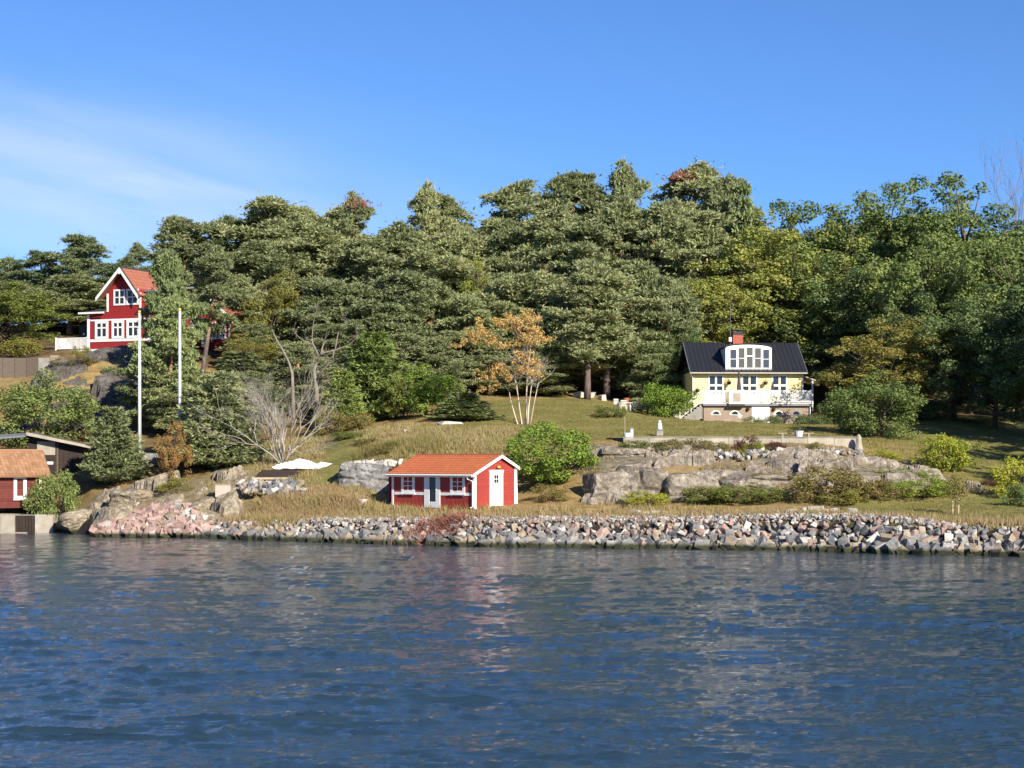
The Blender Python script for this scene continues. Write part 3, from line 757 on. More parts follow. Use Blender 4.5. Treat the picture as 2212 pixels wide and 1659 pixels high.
def pine_proto(seed, H=15.0, Rc=3.1, start=.30, lean=.3, npads=1.0, crown=None):
    rg = np.random.default_rng(seed)
    def trunk_at(t):
        return np.array((lean * math.sin(t * 2.1 + seed) * 1.2, lean * math.cos(t * 1.7 + seed * 2) * 1.0 - lean * math.cos(seed * 2), t * H))
    mb = MB()
    ts = np.linspace(0, .97, 9)
    mb.tube([trunk_at(t) for t in ts], [.24 * (1 - t) ** .75 + .035 for t in ts], 7)
    cent, rad, flat = [], [], []
    nb = int(25 * npads)
    for i in range(nb):
        t = start + (1 - start) * ((i + rg.random() * .8) / nb)
        q = (t - start) / (1 - start)
        prof = (0.62 + .55 * math.sin(math.pi * min(1, q * .9 + .12))) * (1 - .72 * max(0, q - .45) / .55)
        L = Rc * prof * (.62 + .5 * rg.random())
        a = i * 2.4 + rg.normal() * .5
        b0 = trunk_at(t * .985)
        rise = (.10 + .42 * q) * L * (.6 + .8 * rg.random()) + (-.15 if q < .3 else 0) * L
        d = np.array((math.cos(a), math.sin(a), 0)); s = np.array((-math.sin(a), math.cos(a), 0))
        e = b0 + d * L + np.array((0, 0, rise)) + s * rg.normal() * .15 * L
        m_ = b0 * .5 + e * .5 + np.array((0, 0, -.08 * L))
        mb.tube([b0, m_, e], [.075 * (1.15 - q), .045, .015], 4)
        np_ = 3 if L < 1.5 else (6 if L > 2.6 else 4)
        for k in range(np_):
            f = 1 - .17 * k - .1 * rg.random()
            if f < .22: continue
            base = b0 * (1 - f) ** 2 + 2 * m_ * f * (1 - f) + e * f * f
            r = (.44 + .54 * rg.random() ** 1.3) * (1.12 - .3 * q) * (Rc / 3.1)
            cent.append(base + s * rg.normal() * .55 * (1.3 if k else .5) + np.array((0, 0, .12 + .30 * rg.normal())))
            rad.append(r); flat.append(.34 + .22 * rg.random() + .25 * q * q)
    for k in range(3):
        cent.append(trunk_at(.97) + np.array((rg.normal() * .35, rg.normal() * .35, -.1 - .35 * k + .3 * rg.random()))); rad.append(.55 + .15 * rg.random()); flat.append(.75)
    out = []
    for c, r, fl in zip(cent, rad, flat):
        n = int(82 * r * r + 26)
        d = sphere_pts(n, rg); d[:, 2] = np.where(d[:, 2] < -.35, -d[:, 2], d[:, 2])
        p = c + d * (r * (.35 + .78 * rg.random(n) ** .8))[:, None] * np.array((1, 1, fl))
        for _ in range(4):
            dd = unit(d * .8 + rg.normal(size=(n, 3)) * .6 + np.array((0, 0, .6)))
            out.append(blades(p, dd, .38, .055, rg))
    # loose sprays between the pads
    nl = len(cent) * 16
    idx = rg.integers(0, len(cent), nl)
    p = np.array(cent)[idx] + rg.normal(size=(nl, 3)) * np.array((.5, .5, .32)) * (Rc / 3.1)
    for _ in range(3):
        out.append(blades(p, unit(rg.normal(size=(nl, 3)) * .8 + np.array((0, 0, .5))), .36, .05, rg))
    V, Q = join(out)
    return (mb, V, Q)
def spruce_proto(seed, H=8.0, Rc=2.0, layers=13, fluff=1.0, tip=.25, droop=.22, blade=.30):
    rg = np.random.default_rng(seed)
    mb = MB(); mb.tube([(0, 0, 0), (.05, 0, H * .5), (0, .03, H * .98)], [.13, .08, .02], 6)
    out = []
    for i in range(layers):
        q = (i + .2 * rg.random()) / layers
        z0 = H * (.05 + .93 * q)
        L0 = Rc * ((1 - q) ** .75 * .95 + tip * .3)
        nb = int(7 + 5 * (1 - q))
        for k in range(nb):
            a = 6.283 * (k + rg.random() * .8) / nb
            L = L0 * (.62 + .5 * rg.random())
            d = np.array((math.cos(a), math.sin(a), 0))
            n = int((34 * L + 10) * fluff)
            f = rg.random(n) ** .7
            wd = (.18 + .26 * np.sin(np.pi * np.clip(f, 0, 1))) * (L / Rc + .4)
            side = np.array((-math.sin(a), math.cos(a), 0))
            p = np.array((0, 0, z0)) + d * (f * L)[:, None] + side * (rg.normal(size=n) * wd * .6)[:, None]
            p[:, 2] += (.16 * f - droop * f * f + (.25 if q > .6 else .05) * f) * L + rg.normal(size=n) * .07
            for _ in range(3):
                dd = unit(d * .7 + rg.normal(size=(n, 3)) * .5 + np.array((0, 0, .45)))
                out.append(blades(p, dd, blade, .05, rg))
    return (mb, *join(out))
def broad_proto(seed, H=12.0, Rc=4.0, start=.22, nclump=75, leaf=.19, per=100, lobes=7, flat=.8, trunk_r=.22, cl_r=(.55, 1.15), stems=1, hollow=.45):
    """trunk, limbs and a crown of leaf clumps that bunch into uneven lobes"""
    rg = np.random.default_rng(seed)
    mb = MB()
    zc, hz = H * (start + 1) / 2, H * (1 - start) / 2
    lob = []
    for i in range(lobes):
        a = i * 2.4 + rg.random(); zz = -.75 + 1.6 * (i + .5) / lobes + rg.normal() * .08
        rr = math.sqrt(max(.05, 1 - zz * zz)) * (.55 + .25 * rg.random())
        lob.append((np.array((math.cos(a) * rr * Rc, math.sin(a) * rr * Rc, zc + zz * hz * .82)), (.40 + .18 * rg.random())))
    lob.append((np.array((0, 0, zc + .1 * hz)), .6))
    for s in range(stems):
        o = np.array((rg.normal() * .25, rg.normal() * .25, 0)) * (stems > 1)
        top = np.array((rg.normal() * .3 * Rc * (stems > 1), rg.normal() * .3 * Rc * (stems > 1), H * .86))
        mb.tube([o, o * .7 + top * .35 + np.array((.1, 0, 0)), top], [trunk_r, trunk_r * .62, .03], 6)
    cent, rad = [], []
    for i in range(nclump):
        c, lr = lob[i % len(lob)]
        d = sphere_pts(1, rg)[0]
        f = hollow + (1 - hollow) * rg.random() ** .6
        p = c + d * f * np.array((Rc * lr, Rc * lr, hz * lr * 1.05))
        p[2] = max(p[2], H * start * .8)
        cent.append(p); rad.append(cl_r[0] + (cl_r[1] - cl_r[0]) * rg.random() ** 1.4)
        if i % 4 == 0:
            b0 = np.array((0, 0, max(.12 * H, min(p[2] - .25 * H, .7 * H))))
            mb.tube([b0, b0 * .45 + p * .55 + np.array((0, 0, -.05 * H * .3)), p], [trunk_r * .36, trunk_r * .2, .012], 4)
    V, Q = leaf_clumps(cent, rad, per, leaf, rg, flat)
    return (mb, V, Q)
def ball_proto(seed, H=4.0, Rx=2.2, leaf=.07, n=120, per=560, cl=(.30, .55), wob=.10, low=.06):
    """dense bush, leafy from the ground up"""
    rg = np.random.default_rng(seed)
    mb = MB(); cent, rad = [], []
    for i in range(n):
        d = sphere_pts(1, rg)[0]
        f = (.70 + .24 * rg.random()) * (1 + wob * math.sin(d[0] * 5 + seed) + wob * math.cos(d[2] * 6 + d[1] * 4))
        p = np.array((d[0] * Rx * f, d[1] * Rx * f, H * .5 + d[2] * H * .5 * f))
        p[2] = max(p[2], low * H); cent.append(p); rad.append(cl[0] + (cl[1] - cl[0]) * rg.random())
        if i % 5 == 0: mb.tube([(rg.normal() * .2, rg.normal() * .2, -.1), tuple(p * .5 + np.array((0, 0, .1))), tuple(p)], [.05, .035, .01], 4)
    return (mb, *leaf_clumps(cent, rad, per, leaf, rg, .8))
def shrub_proto(seed, H=2.0, Rx=1.6, leaf=.06, n=50, per=600, flat=.85, cl=(.24, .48)):
    rg = np.random.default_rng(seed)
    mb = MB(); cent, rad = [], []
    for i in range(n):
        d = sphere_pts(1, rg)[0]; d[2] = abs(d[2]) * 1.0
        f = .5 + .45 * rg.random() ** .5
        k = 1 + .22 * math.sin(d[0] * 4 + seed) + .15 * math.cos(d[1] * 5 + seed)
        p = np.array((d[0] * Rx * f * k, d[1] * Rx * f * k, .12 * H + d[2] * H * .80 * f * k))
        cent.append(p); rad.append(cl[0] + (cl[1] - cl[0]) * rg.random())
        if i % 3 == 0: mb.tube([(rg.normal() * .12, rg.normal() * .12, -.1), tuple(p * .5 + np.array((0, 0, .06))), tuple(p)], [.03, .02, .008], 4)
    return (mb, *leaf_clumps(cent, rad, per, leaf, rg, flat))

PROTO = {}
def get_proto(kind, var, leafm, barkm):
    key = (kind, var, leafm, barkm)
    if key in PROTO: return PROTO[key]
    raw = ('raw', kind, var)
    if raw not in PROTO:
        mb, V, Q = BUILD[kind][var]()
        PROTO[raw] = (mb.mesh('trunk', BK[barkm], True), fastmesh('crown', V, quads=Q, mats=[LM[leafm]]), V)
    tm, cm, V = PROTO[raw]
    lo, hi = V.min(0), V.max(0)
    # size of the crown without its few stray leaves
    w = np.percentile(np.abs(V[:, 0]), 92) * 2
    PROTO[key] = (tm, cm, w, float(np.percentile(V[:, 2], 99.7)))
    return PROTO[key]
BUILD = {
    'pine': [lambda: pine_proto(1), lambda: pine_proto(2, 15, 3.4, .25, .5), lambda: pine_proto(3, 15, 2.7, .38, .6), lambda: pine_proto(5, 15, 3.3, .2, .3, 1.15), lambda: pine_proto(7, 15, 2.9, .40, 1.3, .78), lambda: pine_proto(11, 15, 3.6, .3, .5, 1.1), lambda: pine_proto(13, 12, 3.4, .08, .4, 1.15), lambda: pine_proto(17, 12, 3.1, .06, .5, 1.1), lambda: pine_proto(19, 12, 3.7, .10, .3, 1.2)],
    'spruce': [lambda: spruce_proto(21), lambda: spruce_proto(22, 8, 2.4, 12, 1.1)],
    'youngpine': [lambda: spruce_proto(31, 7, 2.3, 11, 1.0, .7, .05, .36), lambda: spruce_proto(32, 7, 2.1, 12, .9, .5, -.1, .36)],
    'broad': [lambda: broad_proto(41, 12, 4.0, .12, 150, .10, 370, 9, .8, .22, (.42, .88)), lambda: broad_proto(42, 12, 4.4, .10, 170, .10, 370, 11, .8, .22, (.42, .88)), lambda: broad_proto(43, 12, 3.6, .14, 135, .10, 370, 8, .8, .22, (.42, .85)), lambda: broad_proto(44, 12, 4.2, .10, 165, .10, 380, 10, .8, .22, (.42, .88))],
    'oak': [lambda: broad_proto(51, 12, 4.6, .10, 165, .10, 370, 12, .75, .3, (.40, .82), 1, .62), lambda: broad_proto(52, 12, 4.3, .12, 150, .10, 370, 11, .75, .3, (.40, .82), 1, .62), lambda: broad_proto(53, 12, 4.4, .10, 150, .10, 370, 10, .75, .3, (.40, .82), 1, .6)],
    'small': [lambda: broad_proto(61, 5, 1.9, .1, 70, .075, 500, 6, .85, .08, (.3, .58), 3), lambda: broad_proto(62, 5, 2.1, .08, 80, .075, 500, 7, .85, .08, (.3, .58), 3)],
    'ball': [lambda: ball_proto(81), lambda: ball_proto(82, 4, 2.4, .07, 130, 560, (.30, .58), .16)],
    'hedge': [lambda: ball_proto(91, 2, 1.5, .055, 90, 720, (.22, .40), .18, .1), lambda: ball_proto(92, 2, 1.6, .055, 95, 720, (.22, .40), .22, .1), lambda: ball_proto(93, 2, 1.4, .055, 80, 720, (.2, .38), .2, .1)],
    'shrub': [lambda: shrub_proto(71), lambda: shrub_proto(72, 2, 1.7), lambda: shrub_proto(73, 2, 1.5, .06, 55), lambda: shrub_proto(74, 2, 1.8, .06, 60)],
}
_prg = random.Random(3)
def plant(kind, name, label, cat, x, ytop, wpx, Y, leaf, bark='bark', var=None, group=None, base=None, crown='crown', trunk='trunk', yscale=None):
    """a plant whose top reaches row ytop in column x and whose crown is wpx wide, rooted on the land Y metres away"""
    lst = BUILD[kind]
    var = _prg.randrange(len(lst)) if var is None else var
    tm, cm, w, h = get_proto(kind, var, leaf, bark)
    g0 = PG(x, Y)
    ztop = CAMH + (HY - ytop) / F * Y
    hh = max(.4, ztop - g0[2])
    sw = wpx / F * Y / w
    r = thing(name, label, cat, (g0[0], g0[1], g0[2] - .08), _prg.random() * 6.283, group)
    r.scale = (sw, sw * (yscale or 1), hh / h)
    for nm, me, mt in ((trunk, tm, BK[bark]), (crown, cm, LM[leaf])):
        o = link(nm, me, r)
        o.material_slots[0].link = 'OBJECT'; o.material_slots[0].material = mt
    return r
# ------------------------------------------------------------------ buildings
def window(par, fr, a0, a1, z0, z1, cols, rows, mat='white', gl='glass', fw=.09, mw=.04, proud=.05, sill=True, transom=None, name='window', head=0.0):
    mb = MB()
    d0, d1 = .003, proud
    mb.box(a0, a0 + fw, d0, d1, z0, z1, fr); mb.box(a1 - fw, a1, d0, d1, z0, z1, fr)
    mb.box(a0 + fw, a1 - fw, d0, d1 - .002, z0, z0 + fw, fr); mb.box(a0 + fw, a1 - fw, d0, d1 - .002, z1 - fw, z1, fr)
    A0, A1, B0, B1 = a0 + fw, a1 - fw, z0 + fw, z1 - fw
    xs_ = [A0 + (A1 - A0) * i / cols for i in range(cols + 1)]
    zs_ = transom and [B0 + (B1 - B0) * t for t in transom] or [B0 + (B1 - B0) * i / rows for i in range(rows + 1)]
    for x in xs_[1:-1]: mb.box(x - mw / 2, x + mw / 2, d0, d1 - .006, B0, B1, fr)
    for z in zs_[1:-1]: mb.box(A0, A1, d0, d1 - .010, z - mw / 2, z + mw / 2, fr)
    w = mb.build(name, M[mat], par)
    if sill: MB().box(a0 - .05, a1 + .05, d0, d1 + .07, z0 - .07, z0 - .003, fr).build('sill', M[mat], w)
    for i in range(cols):
        for j in range(len(zs_) - 1):
            MB().box(xs_[i] + mw / 2 * (i > 0) , xs_[i + 1] - mw / 2 * (i < cols - 1), .004, .016, zs_[j] + mw / 2 * (j > 0), zs_[j + 1] - mw / 2 * (j < len(zs_) - 2), fr).build('pane', M[gl], w)
    return w

# ================= red boathouse by the shore
TH = R(40)
sx, sy = P(1025, 1096, 117)[:2]
BH = thing('boathouse', 'small red boathouse with orange tiled roof and white trim', 'boathouse', (sx, sy, 2.08), -TH)
L_, G_ = 6.91, 3.89
front = Frame((0, 0, 0), (1, 0), (0, -1)); gable = Frame((0, 0, 0), (0, 1), (1, 0))
EZ, RG = 2.12, 2.35            # eave height of the wall, ridge distance from the front wall
SL = .44                       # roof slope
RZ = EZ + SL * RG
BZ = RZ - SL * (G_ - RG)
w = MB().box(-L_, 0, 0.0, .06, -.5, EZ).build('wall', M['red'], BH); w['label'] = 'front wall of upright red boards'
i = 0; x = -L_ + .1
while x < -.12:
    MB().box(x, min(x + .163, -.1), -.024 - .006 * (i % 2), -.001, -.1, EZ - .01).build('board', M['red'], w); x += .17; i += 1
gw = MB().prism([(0, -.5), (G_, -.5), (G_, BZ), (RG, RZ), (0, EZ)], -.08, 0, gable).build('wall', M['red'], BH); gw['label'] = 'gable wall of level red boards'
z = -.1
while z < RZ - .2:
    y0 = max(.1, (z + .16 - EZ) / SL + .05 if z + .16 > EZ else .1); y1 = min(G_ - .1, G_ - (z + .16 - BZ) / SL - .05 if z + .16 > BZ else G_ - .1)
    if y1 - y0 > .3: MB().box(y0, y1, .001, .022, z, z + .155, gable).build('board', M['red'], gw)
    z += .165
MB().box(-L_, -L_ + .06, .062, G_ - .01, -.5, EZ).build('wall', M['red'], BH)
MB().box(-L_ + .062, -.082, G_ - .06, G_, -.5, BZ - .02).build('wall', M['red'], BH)
# roof
ov = .36
def rz(y): return EZ + .06 + SL * y if y <= RG else EZ + .06 + SL * RG - SL * (y - RG)
rf = MB().slab((-L_ - .14, -ov, rz(-ov)), (.20, -ov, rz(-ov)), (.20, RG, rz(RG)), (-L_ - .14, RG, rz(RG)), .07)
rf.slab((.20, G_ + .14, rz(G_ + .14)), (-L_ - .14, G_ + .14, rz(G_ + .14)), (-L_ - .14, RG + .004, rz(RG + .004)), (.20, RG + .004, rz(RG + .004)), .07)
rf = rf.build('roof', M['tile'], BH)
def tile_mesh(name, wd, ln, mat, th=.03):
    """pantile: a shallow wave across its width"""
    n = 6; vs, fs = [], []
    for j, yy in enumerate((0, ln)):
        for k in range(n + 1):
            u = k / n; vs.append((u * wd, yy, .028 * math.sin(u * 6.283) + (th if j == 0 else .004)))
    for k in range(n + 1): vs.append((k / n * wd, 0, .028 * math.sin(k / n * 6.283) - .012))
    for k in range(n):
        fs.append((k, k + 1, n + 2 + k, n + 1 + k)); fs.append((2 * n + 2 + k, 2 * n + 3 + k, k + 1, k))
    me = bpy.data.meshes.new(name); me.from_pydata(vs, [], fs); me.materials.append(mat); me.update(); return me
def lay_tiles(par, x0, x1, y0, z0, slope, run, cols, rows, mat, name='roof_tile', jitter=.006):
    wd = (x1 - x0) / cols; sl = math.atan(slope); ln = run / math.cos(sl) / rows
    me = tile_mesh(name, wd, ln * 1.08, mat)
    rr = random.Random(2)
    for r in range(rows):
        for c in range(cols):
            d = r * ln
            link(name, me, par, (x0 + c * wd, y0 + d * math.cos(sl), z0 + d * math.sin(sl) + .012 + rr.uniform(0, jitter)), (sl, 0, 0))
lay_tiles(rf, -L_ - .14, .20, -ov, rz(-ov), SL, RG + ov, 31, 9, M['tile'])
MB().tube([(-L_ - .15, RG, rz(RG) + .02), (.21, RG, rz(RG) + .02)], .085, 8).build('ridge_tile', M['tile'], rf)
# trim
MB().box(-L_ - .13, .18, -ov - .035, -ov - .003, rz(-ov) - .17, rz(-ov) - .02).build('fascia', M['white'], BH)
gt = MB().tube([(-L_ - .14, -ov - .09, rz(-ov) - .05), (.17, -ov - .09, rz(-ov) - .05)], .06, 8).build('gutter', M['white'], BH)
MB().box(-L_ - .13, .17, -ov + .01, -.03, rz(-ov) - .15, rz(-ov) - .125).build('soffit', M['white'], BH)
bb = [(-ov - .05, rz(-ov) + .02), (RG, rz(RG) + .03), (RG, rz(RG) - .17), (-ov - .05, rz(-ov) - .17)]
MB().prism(bb, .203, .24, gable).build('barge_board', M['white'], BH)
bb = [(RG + .003, rz(RG) + .03), (G_ + .18, rz(G_ + .18) + .02), (G_ + .18, rz(G_ + .18) - .17), (RG + .003, rz(RG) - .17)]
MB().prism(bb, .203, .24, gable).build('barge_board', M['white'], BH)
MB().box(-.10, .045, -.05, -.001, -.1, EZ + .03).box(.001, .046, -.001, .13, -.1, EZ + .03).build('corner_board', M['white'], BH)
MB().box(-L_ - .03, -L_ + .13, -.05, -.001, -.1, EZ + .02).build('corner_board', M['white'], BH)
MB().box(.001, .045, G_ - .13, G_ + .04, -.1, BZ + .02).build('corner_board', M['white'], BH)
def fx(zx): return -L_ * (1490 - zx) / 945
def fz(zy): return (775 - zy) * .00503
for a, b in ((572, 655), (812, 925), (1107, 1220), (1388, 1462)):
    MB().box(fx(a), fx(b), -.055, -.032, fz(632), fz(597)).build('rail', M['white'], BH)
for a, b in ((655, 812), (1222, 1388)):
    wn_ = window(BH, front, fx(a), fx(b), fz(612), fz(368), 2, 3, 'white', 'glass', .20, .045, .065)
    for q in (a + 16, b - 16): MB().box(fx(q) - .05, fx(q) + .05, .02, .10, fz(640), fz(612) - .075, front).build('bracket', M['white'], wn_)
dr = MB().box(fx(925), fx(985), .03, .07, -.05, fz(368), front).box(fx(1058), fx(1107), .03, .07, -.05, fz(368), front).box(fx(985), fx(1058), .03, .068, fz(395), fz(368), front).box(fx(985), fx(1058), .03, .068, -.05, fz(712), front).build('glass_door', M['white'], BH)
MB().box(fx(985), fx(1058), .03, .045, fz(712), fz(395), front).build('pane', M['glass'], dr)
MB().box(fx(930), fx(1105), .03, .45, -.16, -.055, front).build('door_step', M['plank'], BH)
MB().box(fx(1055) + .04, fx(1058) + .09, .07, .10, 1.0, 1.12, front).build('handle', M['plasticgrey'], dr)
# gable door
gd = MB().box(1.36, 1.47, .024, .075, -.05, 2.16, gable).box(2.52, 2.63, .024, .075, -.05, 2.16, gable).box(1.32, 2.67, .024, .095, 2.161, 2.30, gable).build('door_frame', M['white'], BH)
leaf = MB().box(1.472, 2.518, .024, .055, .07, 2.155, gable).build('door_leaf', M['white'], gd)
for i in range(2):
    for j in range(2):
        MB().box(1.80 + i * .22, 1.98 + i * .22, .056, .062, 1.50 + j * .26, 1.72 + j * .26, gable).build('pane', M['glass'], gd)
MB().box(1.47, 2.52, .024, .09, -.10, .066, gable).build('threshold', M['plank'], gd)
MB().box(1.56, 1.62, .056, .11, 1.0, 1.06, gable).build('handle', M['plasticgrey'], gd)
lm = MB().lathe([(.02, .12), (.10, .10), (.13, .0), (.11, -.02)], (.16, 2.10, 2.44), 12).build('wall_lamp', M['lampyellow'], BH)
MB().tube([(.02, 2.0, 2.40), (.10, 2.05, 2.52), (.16, 2.1, 2.55)], .018, 6).build('lamp_arm', M['dark'], lm)
# down pipe
MB().tube([(-.22, -ov - .09, rz(-ov) - .1), (-.22, -ov - .06, rz(-ov) - .26), (-.06, -.11, EZ - .52), (-.06, -.11, .05), (-.10, -.3, -.02)], .045, 8).build('down_pipe', M['white'], BH)
MB().tube([(.06, G_ + .02, BZ - .05), (.09, G_ + .08, .1)], .045, 8).build('down_pipe', M['white'], BH)
tag(MB().box(-.45, .55, -.18, .18, -.1, .12).build('stone_step', M['white'], None), 'white doorstep block lying at the back corner of the boathouse', 'step').matrix_world = Matrix.Translation(BH.location) @ Matrix.Rotation(-TH, 4, 'Z') @ Matrix.Translation((.2, G_ + .4, .05))
# lean-to on its left end
lw = MB().box(-L_ - 1.5, -L_ - .005, 1.2, 1.28, -.4, EZ + .25).build('side_wing', M['redhouse'], BH)
for k in range(8): MB().box(-L_ - 1.48 + k * .18, -L_ - 1.32 + k * .18, 1.17, 1.198, -.3, EZ + .1).build('board', M['redhouse'], lw)
MB().box(-L_ - .95, -L_ - .87, 1.08, 1.165, .75, 1.15).build('handle', M['white'], lw)

# ================= yellow house
HA = R(3)
hx = (1616 - CX) / F * 165
YH = thing('yellow_house', 'yellow house with black roof, arched white dormer and white terrace', 'house', (hx, 165, 8.15), HA)
YH.scale = (.965, 1, 1)
fr = Frame((0, 0, 0), (1, 0), (0, -1))
EY = 4.45
MB().box(-4.95, 4.95, 0, 8, 1.55, EY).build('wall', M['yellow'], YH)
MB().box(-4.93, 4.93, .02, 7.98, -1.5, 1.548).build('foundation', M['concrete'], YH)
for sx_ in (-4.97, 4.85): MB().box(sx_, sx_ + .12, -.03, .1, 1.66, EY).build('corner_board', M['offwhite'], YH)
MB().box(-4.83, 4.83, -.022, -.001, EY - .22, EY - .01).build('frieze', M['offwhite'], YH)
RY, RZY = 4.0, 7.15
roof = MB().prism([(-.45, EY - .15 + .0), (RY, RZY), (8.45, EY - .15), (8.3, EY - .27), (RY, RZY - .14), (-.3, EY - .27)], -5.26, 5.26, Frame((0, 0, 0), (0, 1), (1, 0))).build('roof', M['metal'], YH)
slp = (RZY - EY + .15) / (RY + .45)
for k in range(27):
    x = -5.26 + k * .38963
    MB().slab((x + .012, -.47, EY - .15 + .018 - .02 * slp), (x + .378, -.47, EY - .15 + .018 - .02 * slp), (x + .378, RY, RZY + .018), (x + .012, RY, RZY + .018), .012).slab((x - .012, -.47, EY - .10), (x + .012, -.47, EY - .10), (x + .012, RY, RZY + .055), (x - .012, RY, RZY + .055), .05).build('roof_panel', M['metal'], roof)
for sx_ in (-5.30, 5.265): MB().prism([(-.5, EY - .12), (RY, RZY + .07), (8.5, EY - .12), (8.4, EY - .30), (RY, RZY - .12), (-.4, EY - .30)], sx_, sx_ + .035, Frame((0, 0, 0), (0, 1), (1, 0))).build('barge_board', M['greymetal'], YH)
MB().tube([(-5.31, -.52, EY - .17), (5.31, -.52, EY - .17)], .07, 8).build('gutter', M['tan'], YH)
MB().tube([(-5.3, -.5, EY - .2), (-4.99, -.06, EY - .55), (-4.99, -.06, 1.8)], .04, 6).build('down_pipe', M['offwhite'], YH)
# dormer with segment-shaped top
dx0, dx1, dz0, dz1 = -2.02, 2.14, EY + .16, EY + 2.02
cxm = (dx0 + dx1) / 2; hw = (dx1 - dx0) / 2
arc = [(cxm - hw * math.cos(math.pi * k / 12), dz1 + .30 * math.sin(math.pi * k / 12)) for k in range(13)]
dm = MB().prism([(dx0, dz0), (dx1, dz0)] + arc[::-1], -.06, -3.6, Frame((0, 0, 0), (1, 0), (0, -1))).build('dormer', M['white'], YH)
arc2 = [(cxm - (hw + .12) * math.cos(math.pi * k / 12), dz1 + .02 + .34 * math.sin(math.pi * k / 12)) for k in range(13)]
MB().prism(arc2 + [(a, z - .07) for a, z in arc[::-1]], .02, -3.9, fr).build('roof', M['metal'], dm) if False else None
top = MB()
for k in range(12):
    (a, za), (b, zb_) = arc2[k], arc2[k + 1]
    top.prism([(a, za), (b, zb_), (b, zb_ + .05), (a, za + .05)], .05, -3.9, fr)
top.build('dormer_roof', M['metal'], dm)
fd = Frame((0, .06, 0), (1, 0), (0, -1))
wxs = [-1.62, -.88, -.14, .60, 1.34]
for k, a in enumerate(wxs):
    hgt = dz1 - .08 + (.0, .13, .18, .13, .0)[k]
    window(dm, fd, a - .04, a + .62, dz0 + .10, hgt, 1, 2, 'white', 'glass2' if k in (0, 4) else 'glass3', .06, .10 if k == 2 else .05, .05, False, (0, .58, 1) if k == 2 else (0, .48, 1))
MB().box(dx0 - .05, dx1 + .05, .003, .12, dz0 - .06, dz0 - .003, fd).build('sill', M['greymetal'], dm)
# chimney
ch = MB().box(-.72, .18, 3.6, 4.4, 6.7, 7.85).build('chimney', M['brick'], YH)
MB().box(-.76, .22, 3.56, 4.44, 7.853, 7.94).box(-.72, -.66, 3.6, 3.66, 7.94, 8.25).box(.12, .18, 3.6, 3.66, 7.94, 8.25).box(-.8, .26, 3.5, 4.5, 8.253, 8.32).box(-.72, .18, 3.62, 4.38, 7.941, 8.12).build('chimney_cap', M['darkgrey'], ch)
MB().tube([(-.95, 3.7, 6.9), (-.95, 3.7, 10.6)], .016, 6).build('mast', M['greymetal'], YH)
MB().box(-1.12, -.86, 3.5, 3.65, 7.25, 7.62).build('vent_hatch', M['white'], YH)
# main floor windows
for a0, a1 in ((-3.62, -2.18), (-.62, .86), (2.10, 3.56)):
    window(YH, fr, a0, a1, 2.30, EY - .26, 2, 2, 'offwhite', 'glass', .15, .17, .06, True, None)
# basement and terrace
MB().box(-4.35, 5.05, -2.2, -.004, -1.5, 1.48).build('basement', M['beige'], YH)
fb = Frame((0, -2.2, 0), (1, 0), (0, -1))
for ax, op in ((-3.28, 0), (-1.62, 1), (2.30, 1), (3.85, 0)):
    pl = [(ax + .46 * math.cos(math.pi * k / 10), .62 + .42 * math.sin(math.pi * k / 10)) for k in range(11)]
    f_ = MB().prism(pl, .002, .05, fb).build('arched_window', M['offwhite' if ax < 3 else 'greymetal'], YH)
    MB().prism([(ax + .30 * math.cos(math.pi * k / 10) + .04, .68 + .27 * math.sin(math.pi * k / 10)) for k in range(11)], .051, .056, fb).build('pane', M['glass'], f_)
gd_ = MB().box(-.10, 1.50, .003, .06, -.12, 1.42, fb).build('garage_door', M['white'], YH)
for k in range(5): MB().box(-.07, 1.47, .061, .075, -.08 + k * .29, .17 + k * .29, fb).build('panel', M['white'], gd_)
for ax in (-.42, 1.88): MB().lathe([(.05, 0), (.12, .05), (.12, .26), (.03, .34)], (ax, -2.36, 1.0), 8).build('wall_lamp', M['dark'], YH)
MB().box(-4.45, 5.25, -2.45, -.006, 1.50, 1.64).build('terrace_floor', M['white'], YH)
MB().box(-4.45, 5.25, -2.47, -2.452, 1.42, 1.60).build('terrace_edge', M['greymetal'], YH)
RB, RT = 1.72, 2.74
def rail_panel(par, x0, x1, y, z0=RB, z1=RT, sp=.115):
    r = MB().box(x0, x1, y - .035, y + .035, z1 - .08, z1).box(x0, x1, y - .03, y + .03, z0, z0 + .07).build('railing', M['white'], par)
    b = MB(); n = int((x1 - x0) / sp)
    for k in range(n):
        x = x0 + (k + .5) * (x1 - x0) / n
        b.box(x - .032, x + .032, y - .018, y + .018, z0 + .07, z1 - .08)
    o = b.build('baluster', M['white'], r); o['kind'] = 'stuff'
    return r
for x0, x1 in ((-4.36, -2.2), (-.82, 1.1), (1.18, 3.1), (3.18, 5.14)): rail_panel(YH, x0, x1, -2.38)
for x in (-4.41, -2.16, -.86, 1.14, 3.14, 5.19): MB().box(x - .045, x + .045, -2.43, -2.33, 1.642, RT + .06).build('post', M['white'], YH)
sr_ = MB().box(5.16, 5.22, -2.3, -.05, RT - .08, RT).box(5.16, 5.22, -2.3, -.05, RB, RB + .07)
for k in range(14): sr_.box(5.17, 5.21, -2.2 + k * .155, -2.14 + k * .155, RB + .07, RT - .08)
sr_.build('railing', M['white'], YH)
bay = MB().box(-2.24, -.78, -2.75, -2.475, 1.38, 1.52).build('bay_floor', M['darkgrey'], YH)
MB().box(-2.2, -.82, -2.73, -2.70, 1.56, 2.66).box(-2.2, -2.17, -2.70, -2.44, 1.56, 2.66).box(-.85, -.82, -2.70, -2.44, 1.56, 2.66).build('panel', M['offwhite'], bay)
MB().box(-2.24, -.78, -2.76, -2.68, 2.662, 2.74).build('rail', M['white'], bay)
